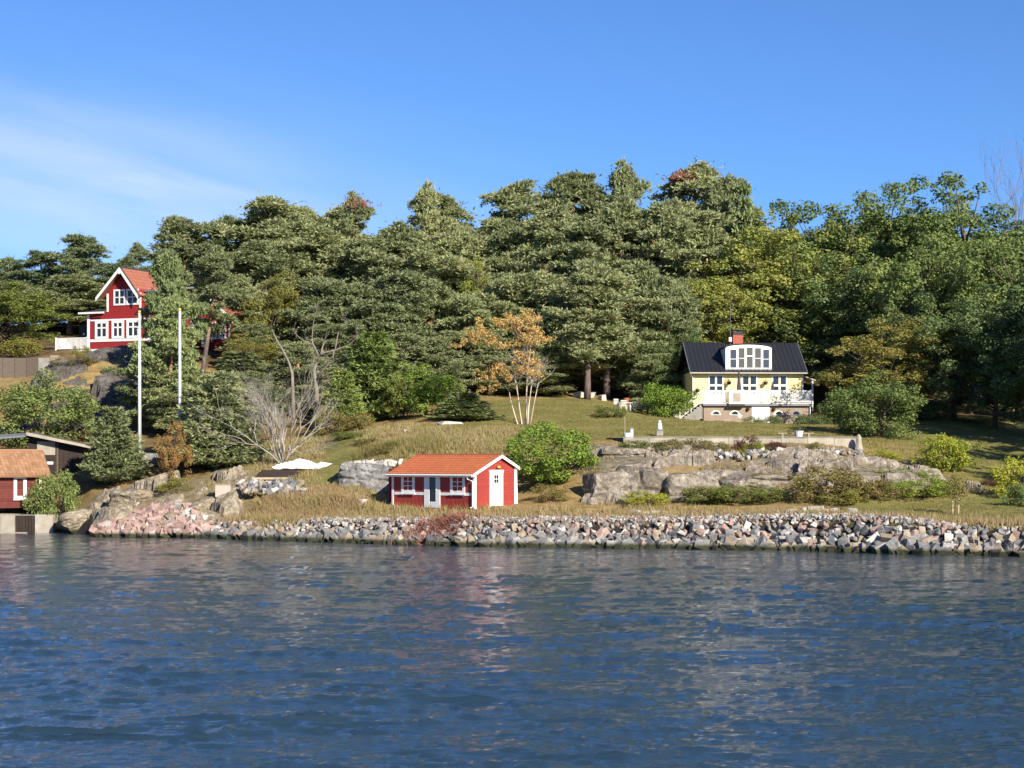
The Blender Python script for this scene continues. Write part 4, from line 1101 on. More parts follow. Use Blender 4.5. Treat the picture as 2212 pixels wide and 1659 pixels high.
MB().box(-1.85, -1.15, -2.745, -2.732, 1.75, 2.5).build('panel', M['concrete'], bay)
# stairs on the left
st = MB()
for k in range(8): st.box(-4.46 - .27 * (k + 1), -4.46 - .27 * k, -2.3, -1.1, .9 - .1 * k - .6, 1.50 - .19 * k)
st.build('stairs', M['greyconcrete'], YH)
MB().tube([(-4.42, -2.36, RT), (-6.5, -2.36, 1.05)], .045, 6).tube([(-4.42, -2.36, RB + .2), (-6.5, -2.36, .3)], .035, 6).tube([(-6.5, -2.36, -.1), (-6.5, -2.36, 1.1)], .045, 6).tube([(-5.5, -2.36, .9), (-5.5, -2.36, 1.9)], .03, 6).build('stair_rail', M['white'], YH)
MB().box(-6.9, -4.40, -1.0, -.8, -1, 1.2).build('retaining_wall', M['concrete'], YH)
# porch on the right end
pr = MB().slab((4.98, -.2, 4.12), (6.1, -.2, 3.72), (6.1, 3.2, 3.72), (4.98, 3.2, 4.12), .10).build('porch_roof', M['tan'], YH)
MB().box(5.75, 5.87, -.1, .02, 1.0, 3.72).build('post', M['white'], pr)
MB().tube([(5.1, -2.32, 1.45), (5.1, -2.32, -.6)], .05, 6).build('down_pipe', M['plasticgrey'], YH)
def on(par, x, y, z): return Matrix.Translation(par.location) @ Matrix.Rotation(par.rotation_euler.z, 4, 'Z') @ Vector((x, y, z))
# low stone wall before the basement
lwll = thing('stone_wall', 'low rough stone wall before the basement of the yellow house', 'stone wall', on(YH, -3.9, -3.6, -.55), HA)
rg = np.random.default_rng(44)
for k in range(7):
    for j in range(2):
        MB().box(k * .62 + .0 + .1 * j, k * .62 + .59 + .1 * j, -.2 + rg.normal() * .02, .25, -.2 + j * .36, .14 + j * .36 + rg.normal() * .02).build('stone', M['stone'], lwll, bevel=.03)
# terrace furniture
def parasol(loc, label, h):
    r = thing('parasol', label, 'parasol', loc)
    MB().tube([(0, 0, 0), (0, 0, h)], .025, 6).build('pole', M['palewood'], r)
    MB().lathe([(.16, h * .30), (.20, h * .36), (.15, h * .55), (.10, h * .8), (.05, h * .96), (.01, h)], (0, 0, 0), 10).build('canopy', M['purple'], r)
    MB().lathe([(.20, 0), (.20, .07), (.05, .1)], (0, 0, 0), 12).build('foot', M['greyconcrete'], r)
parasol(on(YH, -1.08, -1.6, 1.645), 'closed dark purple parasol standing before the bay of the terrace', 2.9)
parasol(on(YH, 1.9, -1.3, 1.645), 'shorter closed dark parasol beside the third window', 1.9)
def chair(loc, rz, label, group=None, mat='white'):
    r = thing('garden_chair', label, 'garden chair', loc, rz, group)
    MB().box(-.24, .24, -.24, .24, .42, .46).build('seat', M[mat], r)
    b = MB().box(-.24, .24, .20, .24, .86, .92)
    for k in range(5): b.box(-.22 + k * .10, -.18 + k * .10, .205, .235, .46, .86)
    b.build('backrest', M[mat], r)
    for a, c in ((-.22, -.22), (.18, -.22), (-.22, .2), (.18, .2)): MB().box(a, a + .04, c, c + .04, 0, .42).build('leg', M[mat], r)
    return r
def table(loc, rz, label, w, d, mat):
    r = thing('garden_table', label, 'garden table', loc, rz)
    MB().box(-w / 2, w / 2, -d / 2, d / 2, .70, .74).build('table_top', M[mat], r)
    for a in (-1, 1):
        for c in (-1, 1): MB().box(a * (w / 2 - .06) - .03, a * (w / 2 - .06) + .03, c * (d / 2 - .06) - .03, c * (d / 2 - .06) + .03, 0, .70).build('leg', M[mat], r)
table(on(YH, 3.4, -1.2, 1.645), HA, 'white terrace table at the shaded end of the railing', 1.5, .8, 'white')
chair(on(YH, 2.4, -1.4, 1.645), HA + 1.5, 'white terrace chair beside the shorter parasol')
chair(on(YH, 3.3, -.55, 1.645), HA, 'white terrace chair behind the white terrace table')
chair(on(YH, 4.5, -1.1, 1.645), HA - 1.5, 'white terrace chair in the shade at the porch end')
def basket(loc, label, leafk, s=.32):
    r = thing('hanging_basket', label, 'hanging basket', loc)
    MB().lathe([(.05, -.28), (.16, -.2), (.19, 0), (.17, .0)], (0, 0, 0), 10).build('pot', M['dark'], r)
    MB().tube([(0, 0, .7), (0, 0, 0)], .012, 4).build('cord', M['dark'], r)
    g_ = np.random.default_rng(int(abs(loc[0]) * 100))
    V_, Q_ = leaf_clumps([g_.normal(size=3) * .12 for _ in range(8)], [.2] * 8, 260, .05, g_)
    link('foliage', fastmesh('foliage', V_, quads=Q_, mats=[LM[leafk]]), r)
basket(on(YH, -1.72, -.4, 3.55), 'dark flower basket hanging between the first and second window', 'maroon')
basket(on(YH, 1.46, -.4, 3.55), 'rusty flower basket hanging between the second and third window', 'brown')
basket(on(YH, -4.45, -.35, 2.9), 'red flower pot hanging at the left end of the yellow wall', 'brown')

# ================= retaining wall and what stands on it
p0, p1 = P(1346, 972, 129.3), P(1858, 972, 129.3)
rwall = thing('retaining_wall', 'long pale concrete retaining wall along the lawn edge', 'wall', (p0[0], 129.3, 5.2))
Lw = p1[0] - p0[0]; n = 9
for k in range(n):
    MB().box(k * Lw / n + .012, (k + 1) * Lw / n - .012, -.16 - .008 * (k % 2), .16, -1.0, 1.26 + .012 * math.sin(k * 2.1)).build('panel', M['concrete'], rwall)
MB().box(-.02, Lw + .02, -.20, .19, 1.30, 1.36).build('coping', M['greyconcrete'], rwall)
MB().slab((-.02, -.17, 1.28), (-.02, .15, 1.28), (-1.05, 1.75, 1.30), (-1.05, 1.45, 1.30), 2.4).build('wing_wall', M['darkgrey'], rwall)
def pot(loc, label, w, h, mat, plant_=None, stem=0.0):
    r = thing('planter', label, 'planter', loc)
    MB().lathe([(w * .38, 0), (w * .5, h * .9), (w * .54, h * .9), (w * .54, h), (w * .46, h), (w * .44, h * .9)], (0, 0, 0), 14).build('tub', M[mat], r)
    MB().lathe([(w * .43, h * .86), (.01, h * .88)], (0, 0, 0), 12).build('soil', M['dark'], r)
    if plant_:
        g_ = np.random.default_rng(3)
        V_, Q_ = leaf_clumps([np.array((g_.normal() * .09, g_.normal() * .09, h + .15 + .6 * g_.random())) for _ in range(16)], [.15] * 16, 420, .05, g_)
        link('foliage', fastmesh('foliage', V_, quads=Q_, mats=[LM[plant_]]), r)
    if stem: MB().tube([(-.12, 0, h * .5), (-.14, 0, h + stem)], .02, 5).build('stake', M['palewood'], r)
pot(P(1354, 951, 129.9), 'grey white tub with a thin stake at the left end of the wall', .52, .5, 'plasticgrey', None, 1.1)
pot(P(1725, 944, 130.0), 'white tub with a small plant on the pale wall', .66, .42, 'plasticgrey', 'darkleaf')
po = thing('marker_post', 'slim grey post beside the grey white tub', 'post', P(1365, 951, 130.0)); MB().box(-.09, .09, -.09, .09, 0, .78).build('shaft', M['plasticgrey'], po); MB().box(-.12, .12, -.12, .12, .782, .86).build('cap', M['greymetal'], po)
stt = thing('statue', 'small white figure on a square stone plinth on the lawn', 'statue', PG(1425, 134))
MB().box(-.23, .23, -.23, .23, -.2, .42).box(-.27, .27, -.27, .27, .421, .47).build('plinth', M['greyconcrete'], stt)
MB().lathe([(.17, .472), (.19, .6), (.14, .75), (.17, .86), (.09, .93), (.11, 1.0), (.09, 1.08), (.01, 1.12)], (0, 0, 0), 12).build('figure', M['white'], stt, True)
s2 = thing('standing_stone', 'tapering whitish standing stone at the right end of the wall', 'standing stone', P(1855, 976, 128.6))
MB().lathe([(.30, -.3), (.30, .2), (.20, .6), (.20, .9), (.12, 1.1), (.02, 1.2)], (0, 0, 0), 7).build('stone', M['concrete'], s2)
bn = thing('plank_bench', 'low pale plank bench behind the white tub on the wall', 'bench', P(1718, 946, 131.0))
for k in range(3): MB().box(-1.25, 1.25, -.22 + k * .16, -.08 + k * .16, .30, .35).build('plank', M['palewood'], bn)
for a in (-.9, .9): MB().box(a - .08, a + .08, -.2, .2, -.2, .30).build('leg', M['greyconcrete'], bn)
sg = thing('garden_sign', 'small pale blue diamond plate on a stick before the house', 'sign', PG(1598, 150))
MB().tube([(0, 0, -.1), (0, 0, .55)], .018, 5).build('stake', M['palewood'], sg)
MB().prism([(0, .45), (.2, .65), (0, .85), (-.2, .65)], .02, .05, Frame((0, 0, 0), (1, 0), (0, -1))).build('plate', M['plasticgrey'], sg)
# seats on the lawn
for (x, rz_, lab) in ((1334, .6, 'white garden chair nearest the dark trunks'), (1348, 2.9, 'white garden chair before the lawn table'), (1364, -1.2, 'white garden chair beside the dark bench')): chair(PG(x, 157 + x % 3), rz_, lab)
table(PG(1350, 158.5), .2, 'white garden table among the lawn chairs', 1.2, .8, 'white')
ter = thing('flower_pot', 'terracotta pot standing on the white lawn table', 'flower pot', PG(1353, 158.5, .74)); MB().lathe([(.16, 0), (.22, .35), (.25, .35), (.25, .42), (.2, .42)], (0, 0, 0), 12).build('tub', M['terracotta'], ter)
be = thing('garden_bench', 'dark slatted garden bench beside the white chairs', 'bench', PG(1382, 157.5), -.3)
for k in range(4): MB().box(-.75, .75, -.25 + k * .13, -.15 + k * .13, .43, .46).build('slat', M['darkgrey'], be)
for k in range(3): MB().box(-.75, .75, .27, .30, .55 + k * .14, .65 + k * .14).build('slat', M['darkgrey'], be)
for a in (-.65, .65): MB().box(a - .03, a + .03, -.24, .26, 0, .43).box(a - .03, a + .03, .24, .27, .43, .95).build('leg', M['darkgrey'], be)

# ================= red villa on the cliff
VA = R(24)
RV = thing('red_villa', 'tall red villa with steep white barge boards and balcony', 'house', ((190 - CX) / F * 178, 178, 15.25), -VA)
vf = Frame((0, 0, 0), (1, 0), (0, -1)); vg = Frame((6.96, 0, 0), (0, 1), (1, 0))
MB().box(0, 6.96, 0, 6.5, 0, 3.42).build('wall', M['redhouse'], RV)
GA, GB, GM = 2.19, 5.90, 4.04
MB().prism([(GA, 3.423), (GB, 3.423), (GB, 5.15), (GM, 7.0), (GA, 5.15)], -.001, -5.2, vf).build('gable_wall', M['redhouse'], RV)
MB().box(-.15, 7.1, -.12, 6.6, -.42, -.003).build('base', M['white'], RV)
MB().box(-.6, 7.3, -.3, 6.8, -2.4, -.424).build('plinth', M['stone'], RV)
for a, b, z0, z1 in ((.20, 6.86, .66, .90), (.20, 6.86, 2.60, 2.74)): MB().box(a, b, .003, .05, z0, z1, vf).build('band', M['white'], RV)
MB().box(-.04, .20, .003, .07, 0, 3.3, vf).build('corner_board', M['white'], RV); MB().box(6.86, 7.04, .003, .07, 0, 3.4, vf).build('corner_board', M['white'], RV)
MB().box(GA - .05, GA + .13, .003, .06, 3.43, 5.1, vf).build('corner_board', M['white'], RV); MB().box(GB - .13, GB + .05, .003, .06, 3.43, 5.1, vf).build('corner_board', M['white'], RV)
def vx(px):
    q = (px - CX) / F
    return (q * 178 - (190 - CX) / F * 178) / (math.cos(VA) + q * math.sin(VA))
for a, b in ((206, 234), (242, 268), (274, 302)): window(RV, vf, vx(a), vx(b), .93, 2.58, 2, 2, 'white', 'glass', .22, .13, .08, False, (0, .66, 1))
for a, b in ((246, 271), (274, 300)): window(RV, vf, vx(a), vx(b), 3.98, 5.45, 2, 2, 'white', 'glass', .15, .09, .08, False)
window(RV, vg, .8, 2.0, .93, 2.58, 2, 2, 'white', 'glass', .2, .12, .08)
# gable roof and its boards
el_, er_ = vx(217), vx(308)
ez_ = 4.72; pk_ = 7.42
for (a, z), (b, zz) in (((el_, ez_), (GM, pk_)), ((GM, pk_), (er_, ez_ + .05))):
    MB().prism([(a, z), (b, zz), (b, zz - .36), (a, z - .34)], .72, .78, vf).build('barge_board', M['white'], RV)
MB().box(GM - .1, GM + .1, .782, .80, pk_ - .62, pk_ - .40, vf).build('finial', M['white'], RV)
gr = MB().slab((GM, -.72, pk_ - .02), (GM, 4.9, pk_ - .02), (el_, 4.9, ez_), (el_, -.72, ez_), .12).slab((GM + .004, 4.9, pk_ - .02), (GM + .004, -.72, pk_ - .02), (er_, -.72, ez_ + .05), (er_, 4.9, ez_ + .05), .12).build('roof', M['redtile'], RV)
# tiles on the sunny slope: courses of the right side
sl2 = math.atan2(pk_ - ez_ - .07, er_ - GM); ln2 = (er_ - GM) / math.cos(sl2) / 8
tm2 = tile_mesh('roof_tile', 5.0 / 16, ln2 * 1.08, M['redtile'])
for r in range(8):
    for c in range(16):
        d = r * ln2
        o = link('roof_tile', tm2, gr)
        o.matrix_local = Matrix.Translation((er_ - d * math.cos(sl2), -.60 + c * 5.3 / 16 , ez_ + .05 + d * math.sin(sl2) + .015)) @ Matrix.Rotation(R(90), 4, 'Z') @ Matrix.Rotation(sl2, 4, 'X')
MB().slab((er_ - .30, -.74, ez_ + .39), (er_ + .1, -.74, ez_ + .02), (er_ + .1, 4.9, ez_ + .02), (er_ - .30, 4.9, ez_ + .39), .03).build('flashing', M['greymetal'], gr) if False else None
MB().slab((GM + .02, -.75, pk_ + .05), (GM + .02, -.55, pk_ + .05), (er_ + .03, -.55, ez_ + .11), (er_ + .03, -.75, ez_ + .11), .03).build('flashing', M['darkgrey'], gr)
MB().tube([(GM, -.76, pk_ + .03), (GM, 4.9, pk_ + .03)], .09, 6).build('ridge_tile', M['darkgrey'], gr)
# side roofs
MB().slab((-.75, -.45, 3.40), (GA - .01, -.45, 3.62), (GA - .01, 6.6, 4.9), (-.75, 6.6, 4.6), .14).build('side_roof', M['darkgrey'], RV)
MB().slab((GB + .01, -.45, 3.62), (7.5, -.45, 3.42), (7.5, 6.6, 4.6), (GB + .01, 6.6, 4.9), .14).build('side_roof', M['darkgrey'], RV)
MB().box(-.76, GA - .02, -.49, -.455, 3.26, 3.42).build('fascia', M['white'], RV)
# upper loggia right of the gable
lg = MB().box(GB + .08, GB + 2.2, .9, 4.5, 4.2, 5.3).build('upper_wing', M['redhouse'], RV)
MB().slab((GB + .06, .4, 5.30), (GB + 2.6, .4, 5.30), (GB + 2.6, 4.8, 5.9), (GB + .06, 4.8, 5.9), .12).build('wing_roof', M['greymetal'], lg)
window(lg, Frame((0, .9, 0), (1, 0), (0, -1)), GB + .4, GB + 1.9, 4.35, 5.2, 3, 1, 'white', 'glass', .08, .08, .05, False)
# balcony on the left
xb0 = vx(121) 
MB().box(xb0 - .1, -.16, -.15, 3.2, -.42, -.02).build('balcony_floor', M['white'], RV)
MB().box(xb0, -.3, -.05, 3.0, -2.4, -.423).build('balcony_base', M['stone'], RV)
rail_panel(RV, xb0 + .05, -.08, -.02, .08, 1.12, .14)
sb = MB().box(xb0, xb0 + .07, 0, 3.0, 1.04, 1.12).box(xb0, xb0 + .07, 0, 3.0, .08, .15)
for k in range(18): sb.box(xb0 + .01, xb0 + .05, .1 + k * .16, .16 + k * .16, .15, 1.04)
sb.build('railing', M['white'], RV)
for a in (xb0 + .02, -.06): MB().box(a - .06, a + .06, -.08, .04, -.02, 1.18).build('post', M['white'], RV)
MB().box(xb0 + 1.0, -.02, 2.2, 2.3, 0, 2.5).build('porch_wall', M['dark'], RV)
gz_ = thing('gas_grill', 'black kettle grill with a pale knob on the villa balcony', 'grill', Matrix.Translation(RV.location) @ Matrix.Rotation(-VA, 4, 'Z') @ Vector((-1.35, 1.2, 0)))
MB().lathe([(.12, .62), (.34, .75), (.40, 1.0), (.34, 1.25), (.08, 1.42)], (0, 0, 0), 12).build('bowl', M['dark'], gz_); MB().lathe([(.09, 1.42), (.10, 1.6), (.02, 1.64)], (0, 0, 0), 8).build('knob', M['white'], gz_)
for k in range(3): MB().tube([(.3 * math.cos(k * 2.1), .3 * math.sin(k * 2.1), 0), (.16 * math.cos(k * 2.1), .16 * math.sin(k * 2.1), .7)], .025, 5).build('leg', M['greymetal'], gz_)

# ================= second red house seen through the pines
X2 = (414 - CX) / F * 185
R2 = thing('red_house', 'red house with white window frames half hidden behind pines', 'house', (X2, 185, P(450, 750, 185)[2]), -R(18))
f2 = Frame((0, 0, 0), (1, 0), (0, -1))
MB().box(0, 4.1, 0, 5, -1.5, 2.7).build('wall', M['redhouse'], R2)
MB().prism([(.7, 2.704), (4.1, 2.704), (4.1, 2.9), (2.4, 4.4), (.7, 2.9)], 0, -4, f2).build('gable_wall', M['redhouse'], R2)
MB().slab((2.4, -.5, 4.55), (2.4, 4.5, 4.55), (.1, 4.5, 2.5), (.1, -.5, 2.5), .12).slab((2.404, 4.5, 4.55), (2.404, -.5, 4.55), (4.6, -.5, 2.55), (4.6, 4.5, 2.55), .12).build('roof', M['redtile'], R2)
for (a, z), (b, zz) in (((.0, 2.44), (2.4, 4.6)), ((2.4, 4.6), (4.7, 2.48))): MB().prism([(a, z), (b, zz), (b, zz - .3), (a, z - .3)], .5, .56, f2).build('barge_board', M['white'], R2)
for a, b in ((.15, .95), (1.75, 2.75), (2.9, 3.7)): window(R2, f2, a, b, .8, 2.4, 2, 2, 'white', 'glass', .16, .1, .07)
MB().box(1.05, 1.65, .003, .06, 0, 2.4, f2).build('door', M['white'], R2)
MB().box(-.05, .13, .003, .07, -.3, 2.6, f2).build('corner_board', M['white'], R2); MB().box(3.98, 4.15, .003, .07, -.3, 2.6, f2).build('corner_board', M['white'], R2)

# terrace wall left of the villa
lwl = thing('terrace_wall', 'weathered grey brown terrace wall left of the villa', 'wall', P(-20, 812, 171.5))
Lw2 = (108 + 20) / F * 171.5
for k in range(5): MB().box(k * Lw2 / 5 + .015, (k + 1) * Lw2 / 5 - .015, -.01 * (k % 2), .3, -.6, 1.62).build('panel', M['plank' if k != 4 else 'greyconcrete'], lwl)
MB().box(Lw2 + .05, Lw2 + .75, -.12, .45, -1.0, 1.85).build('pier', M['beige'], lwl)

# ================= flagpoles
def flagpole(x, yt, yb, Y, label):
    b = P(x, yb, Y); t = P(x, yt, Y); g_ = gz(b[0], b[1]); b[2] = min(b[2], g_) - .1
    r = thing('flagpole', label, 'flagpole', b, 0, 'white flagpoles below the red villa')
    h = t[2] - b[2]
    MB().tube([(0, 0, 0), (0, 0, h * .5), (0, 0, h - .12)], [.118, .10, .07], 12).build('pole', M['plasticgrey'], r, True)
    MB().lathe([(.09, h - .12), (.12, h - .07), (.10, h + .01), (.02, h + .05)], (0, 0, 0), 10).build('finial', M['lampyellow'], r, True)
    MB().tube([(.15, -.05, 1.2), (.12, -.05, h - .2)], .012, 4).build('halyard', M['plasticgrey'], r)
    MB().box(-.2, .2, -.06, .06, 0, .8).build('foot', M['greymetal'], r)
flagpole(301, 672, 976, 139.0, 'white flagpole standing before the right side of the red villa')
flagpole(388, 667, 946, 139.5, 'white flagpole standing before the half hidden red house')

# ================= old boathouse, dark shed and quay at the left
QA = R(28)
bx = (88 - CX) / F * 135.5
OB = thing('old_boathouse', 'old red boathouse with lichen spotted orange tiles', 'boathouse', (bx, 135.5, 2.2), QA)
fo = Frame((0, 0, 0), (1, 0), (0, -1))
ow = MB().box(-5.5, 0, 0, 4.0, -.6, 1.80).build('wall', M['oldred'], OB)
for k in range(11): MB().box(-5.5, -.12, -.03 - .008 * (k % 2), -.001, -.1 + k * .172, .062 + k * .172).build('board', M['oldred'], ow)
SLO = .72
ro = MB().slab((-5.8, -.5, 1.62), (.62, -.5, 1.62), (.62, 2.0, 1.62 + 2.5 * SLO), (-5.8, 2.0, 1.62 + 2.5 * SLO), .08).slab((.62, 4.5, 1.62), (-5.8, 4.5, 1.62), (-5.8, 2.004, 1.62 + 2.496 * SLO), (.62, 2.004, 1.62 + 2.496 * SLO), .08).build('roof', M['oldtile'], OB)
lay_tiles(ro, -5.8, .62, -.5, 1.62, SLO, 2.5, 24, 9, M['oldtile'], 'roof_tile', .02)
MB().tube([(-5.8, 2.0, 1.66 + 2.5 * SLO), (.62, 2.0, 1.66 + 2.5 * SLO)], .10, 6).build('ridge_tile', M['oldtile'], ro)
MB().prism([(-.52, 1.60), (2.0, 1.62 + 2.5 * SLO + .04), (4.5, 1.60), (4.4, 1.40), (2.0, 1.40 + 2.5 * SLO), (-.4, 1.40)], .625, .67, Frame((0, 0, 0), (0, 1), (1, 0))).build('barge_board', M['plank'], OB)
MB().box(-.13, .03, -.06, -.001, -.1, 1.78).build('corner_board', M['offwhite'], OB)
window(OB, fo, -1.92, -1.02, .02, 1.66, 1, 1, 'white', 'glass', .22, .05, .09)
# dark flat roofed shed behind
ux = (62 - CX) / F * 142
DS = thing('dark_shed', 'dark brown shed with a long pale roof edge sloping right', 'shed', (ux, 142, 3.6), R(4))
MB().box(-3.2, 4.0, 0, 4, -1.0, 2.25).build('wall', M['dark'], DS)
for k in range(20): MB().box(-3.2 + k * .36, -2.86 + k * .36, -.03, -.001, -.9, 2.2 - max(0, (k - 9)) * .03).build('board', M['dark'], DS)
MB().slab((-.05, -.7, 3.42), (4.8, -.7, 2.38), (4.8, 4.6, 2.38), (-.05, 4.6, 3.42), .14).build('roof', M['plank'], DS)
MB().prism([(-.05, 3.44), (4.82, 2.40), (4.82, 2.20), (-.05, 3.20)], .703, .74, Frame((0, 0, 0), (1, 0), (0, -1))).build('fascia', M['concrete'], DS)
MB().prism([(-.03, 2.26), (3.95, 2.26), (3.95, 2.4), (-.03, 3.2)], -.01, -3.9, Frame((0, 0, 0), (1, 0), (0, -1))).build('upper_wall', M['dark'], DS)
MB().slab((-3.6, -.6, 2.95), (-.06, -.6, 3.20), (-.06, 4.6, 3.5), (-3.6, 4.6, 3.3), .12).build('roof', M['greymetal'], DS)
MB().box(.62, 1.95, -.06, -.032, 1.75, 2.75).build('window_panel', M['concrete'], DS)
MB().box(1.35, 1.8, -.05, -.032, 1.05, 1.25).build('notice_plate', M['white'], DS)
MB().box(2.05, 2.18, -.08, -.032, -.2, 2.9).build('post', M['plank'], DS)
# quay
qs = thing('quay', 'low quay of pale concrete blocks with a boarded gap', 'quay', P(0, 1150, 131.2))
def qx(px): return (px - 0) / F * 131.5
for a, b, mat, nm in ((-60, -3, 'concrete', 'concrete_block'), (0, 32, 'concrete', 'concrete_block'), (75, 114, 'concrete', 'concrete_block')): MB().box(qx(a) + .01, qx(b * 1.823 / 1.823) - .01, 0, 2.6, -1.2, 1.22).build(nm, M[mat], qs)
for k in range(6): MB().box(qx(33 + k * 6.9), qx(39 + k * 6.9), .12 + .02 * (k % 2), .25, -1.2, 1.15).build('board', M['dark'], qs)
MB().box(qx(32), qx(75), .3, 2.6, -1.2, 1.19).build('concrete_block', M['greyconcrete'], qs)
MB().box(qx(-60), qx(60), -.5, -.05, -.35, .02).build('foot_slab', M['concrete'], qs)
# slipway timbers
sl = thing('slipway', 'dark timber slipway rails climbing the shore rock', 'slipway', P(135, 1138, 131.0))
e0, e1 = np.array((0, 0, .3)), P(222, 1080, 136.5) - P(135, 1138, 131.0)
for dy in (0, 1.1):
    MB().tube([e0 + np.array((0, dy, 0)), e1 + np.array((0, dy, 0))], .13, 4).build('rail', M['dark'], sl)
for k in range(8):
    c = e0 + (e1 - e0) * (k + .5) / 8
    MB().box(c[0] - .1, c[0] + .1, c[1] - .1, c[1] + 1.2, c[2] - .12, c[2] + .02).build('sleeper', M['dark'], sl)
# small box on the rock
pb = thing('utility_box', 'small faded pink box on the shore rock', 'box', P(483, 1064, 127.5))
MB().box(-.5, .5, -.35, .35, -.3, .52).build('cabinet', M['pinkbox'], pb); MB().box(-.54, .54, -.39, .39, .522, .57).build('lid', M['concrete'], pb)
# tarpaulin and old planks
V, T = rock_shape(501, 5, 0)
V = unit(V) * .5 * np.array((1, .6, 1)) * (1 + .10 * fbm(V[:, 0] * 5, V[:, 1] * 5, 77))[:, None]
dome = np.maximum(0, V[:, 2]) * (.34 + .07 * np.sin(V[:, 0] * 11 + 2.2) + .05 * fbm(V[:, 0] * 9, V[:, 1] * 9, 78)) + .03 * fbm(V[:, 0] * 14, V[:, 1] * 14, 79)
V[:, 2] = np.where(V[:, 2] > 0, dome, V[:, 2] * .06)
tp = link('tarpaulin', fastmesh('tarpaulin', V, tris=T, mats=[M['tarp']], smooth=True), None, PG(656, 131.5, .12), (0, 0, .1), (4.4, 3.6, 2.9))
tag(tp, 'crumpled white tarpaulin spread over a heap on the slope', 'tarpaulin')
pl_ = thing('plank_stack', 'dark rotten planks lying left of the white tarpaulin', 'planks', PG(602, 129.6, .05), .05)
for k in range(6): MB().box(-1.5 + .12 * (k % 3), 1.45 - .1 * (k % 2), -.5 + k * .2, -.33 + k * .2, .05 + .07 * (k % 3), .14 + .07 * (k % 3) + .05 * k).build('plank', M['dark'], pl_)
MB().box(-1.75, 1.2, -.62, -.55, -.1, .04).build('plank', M['palewood'], pl_)
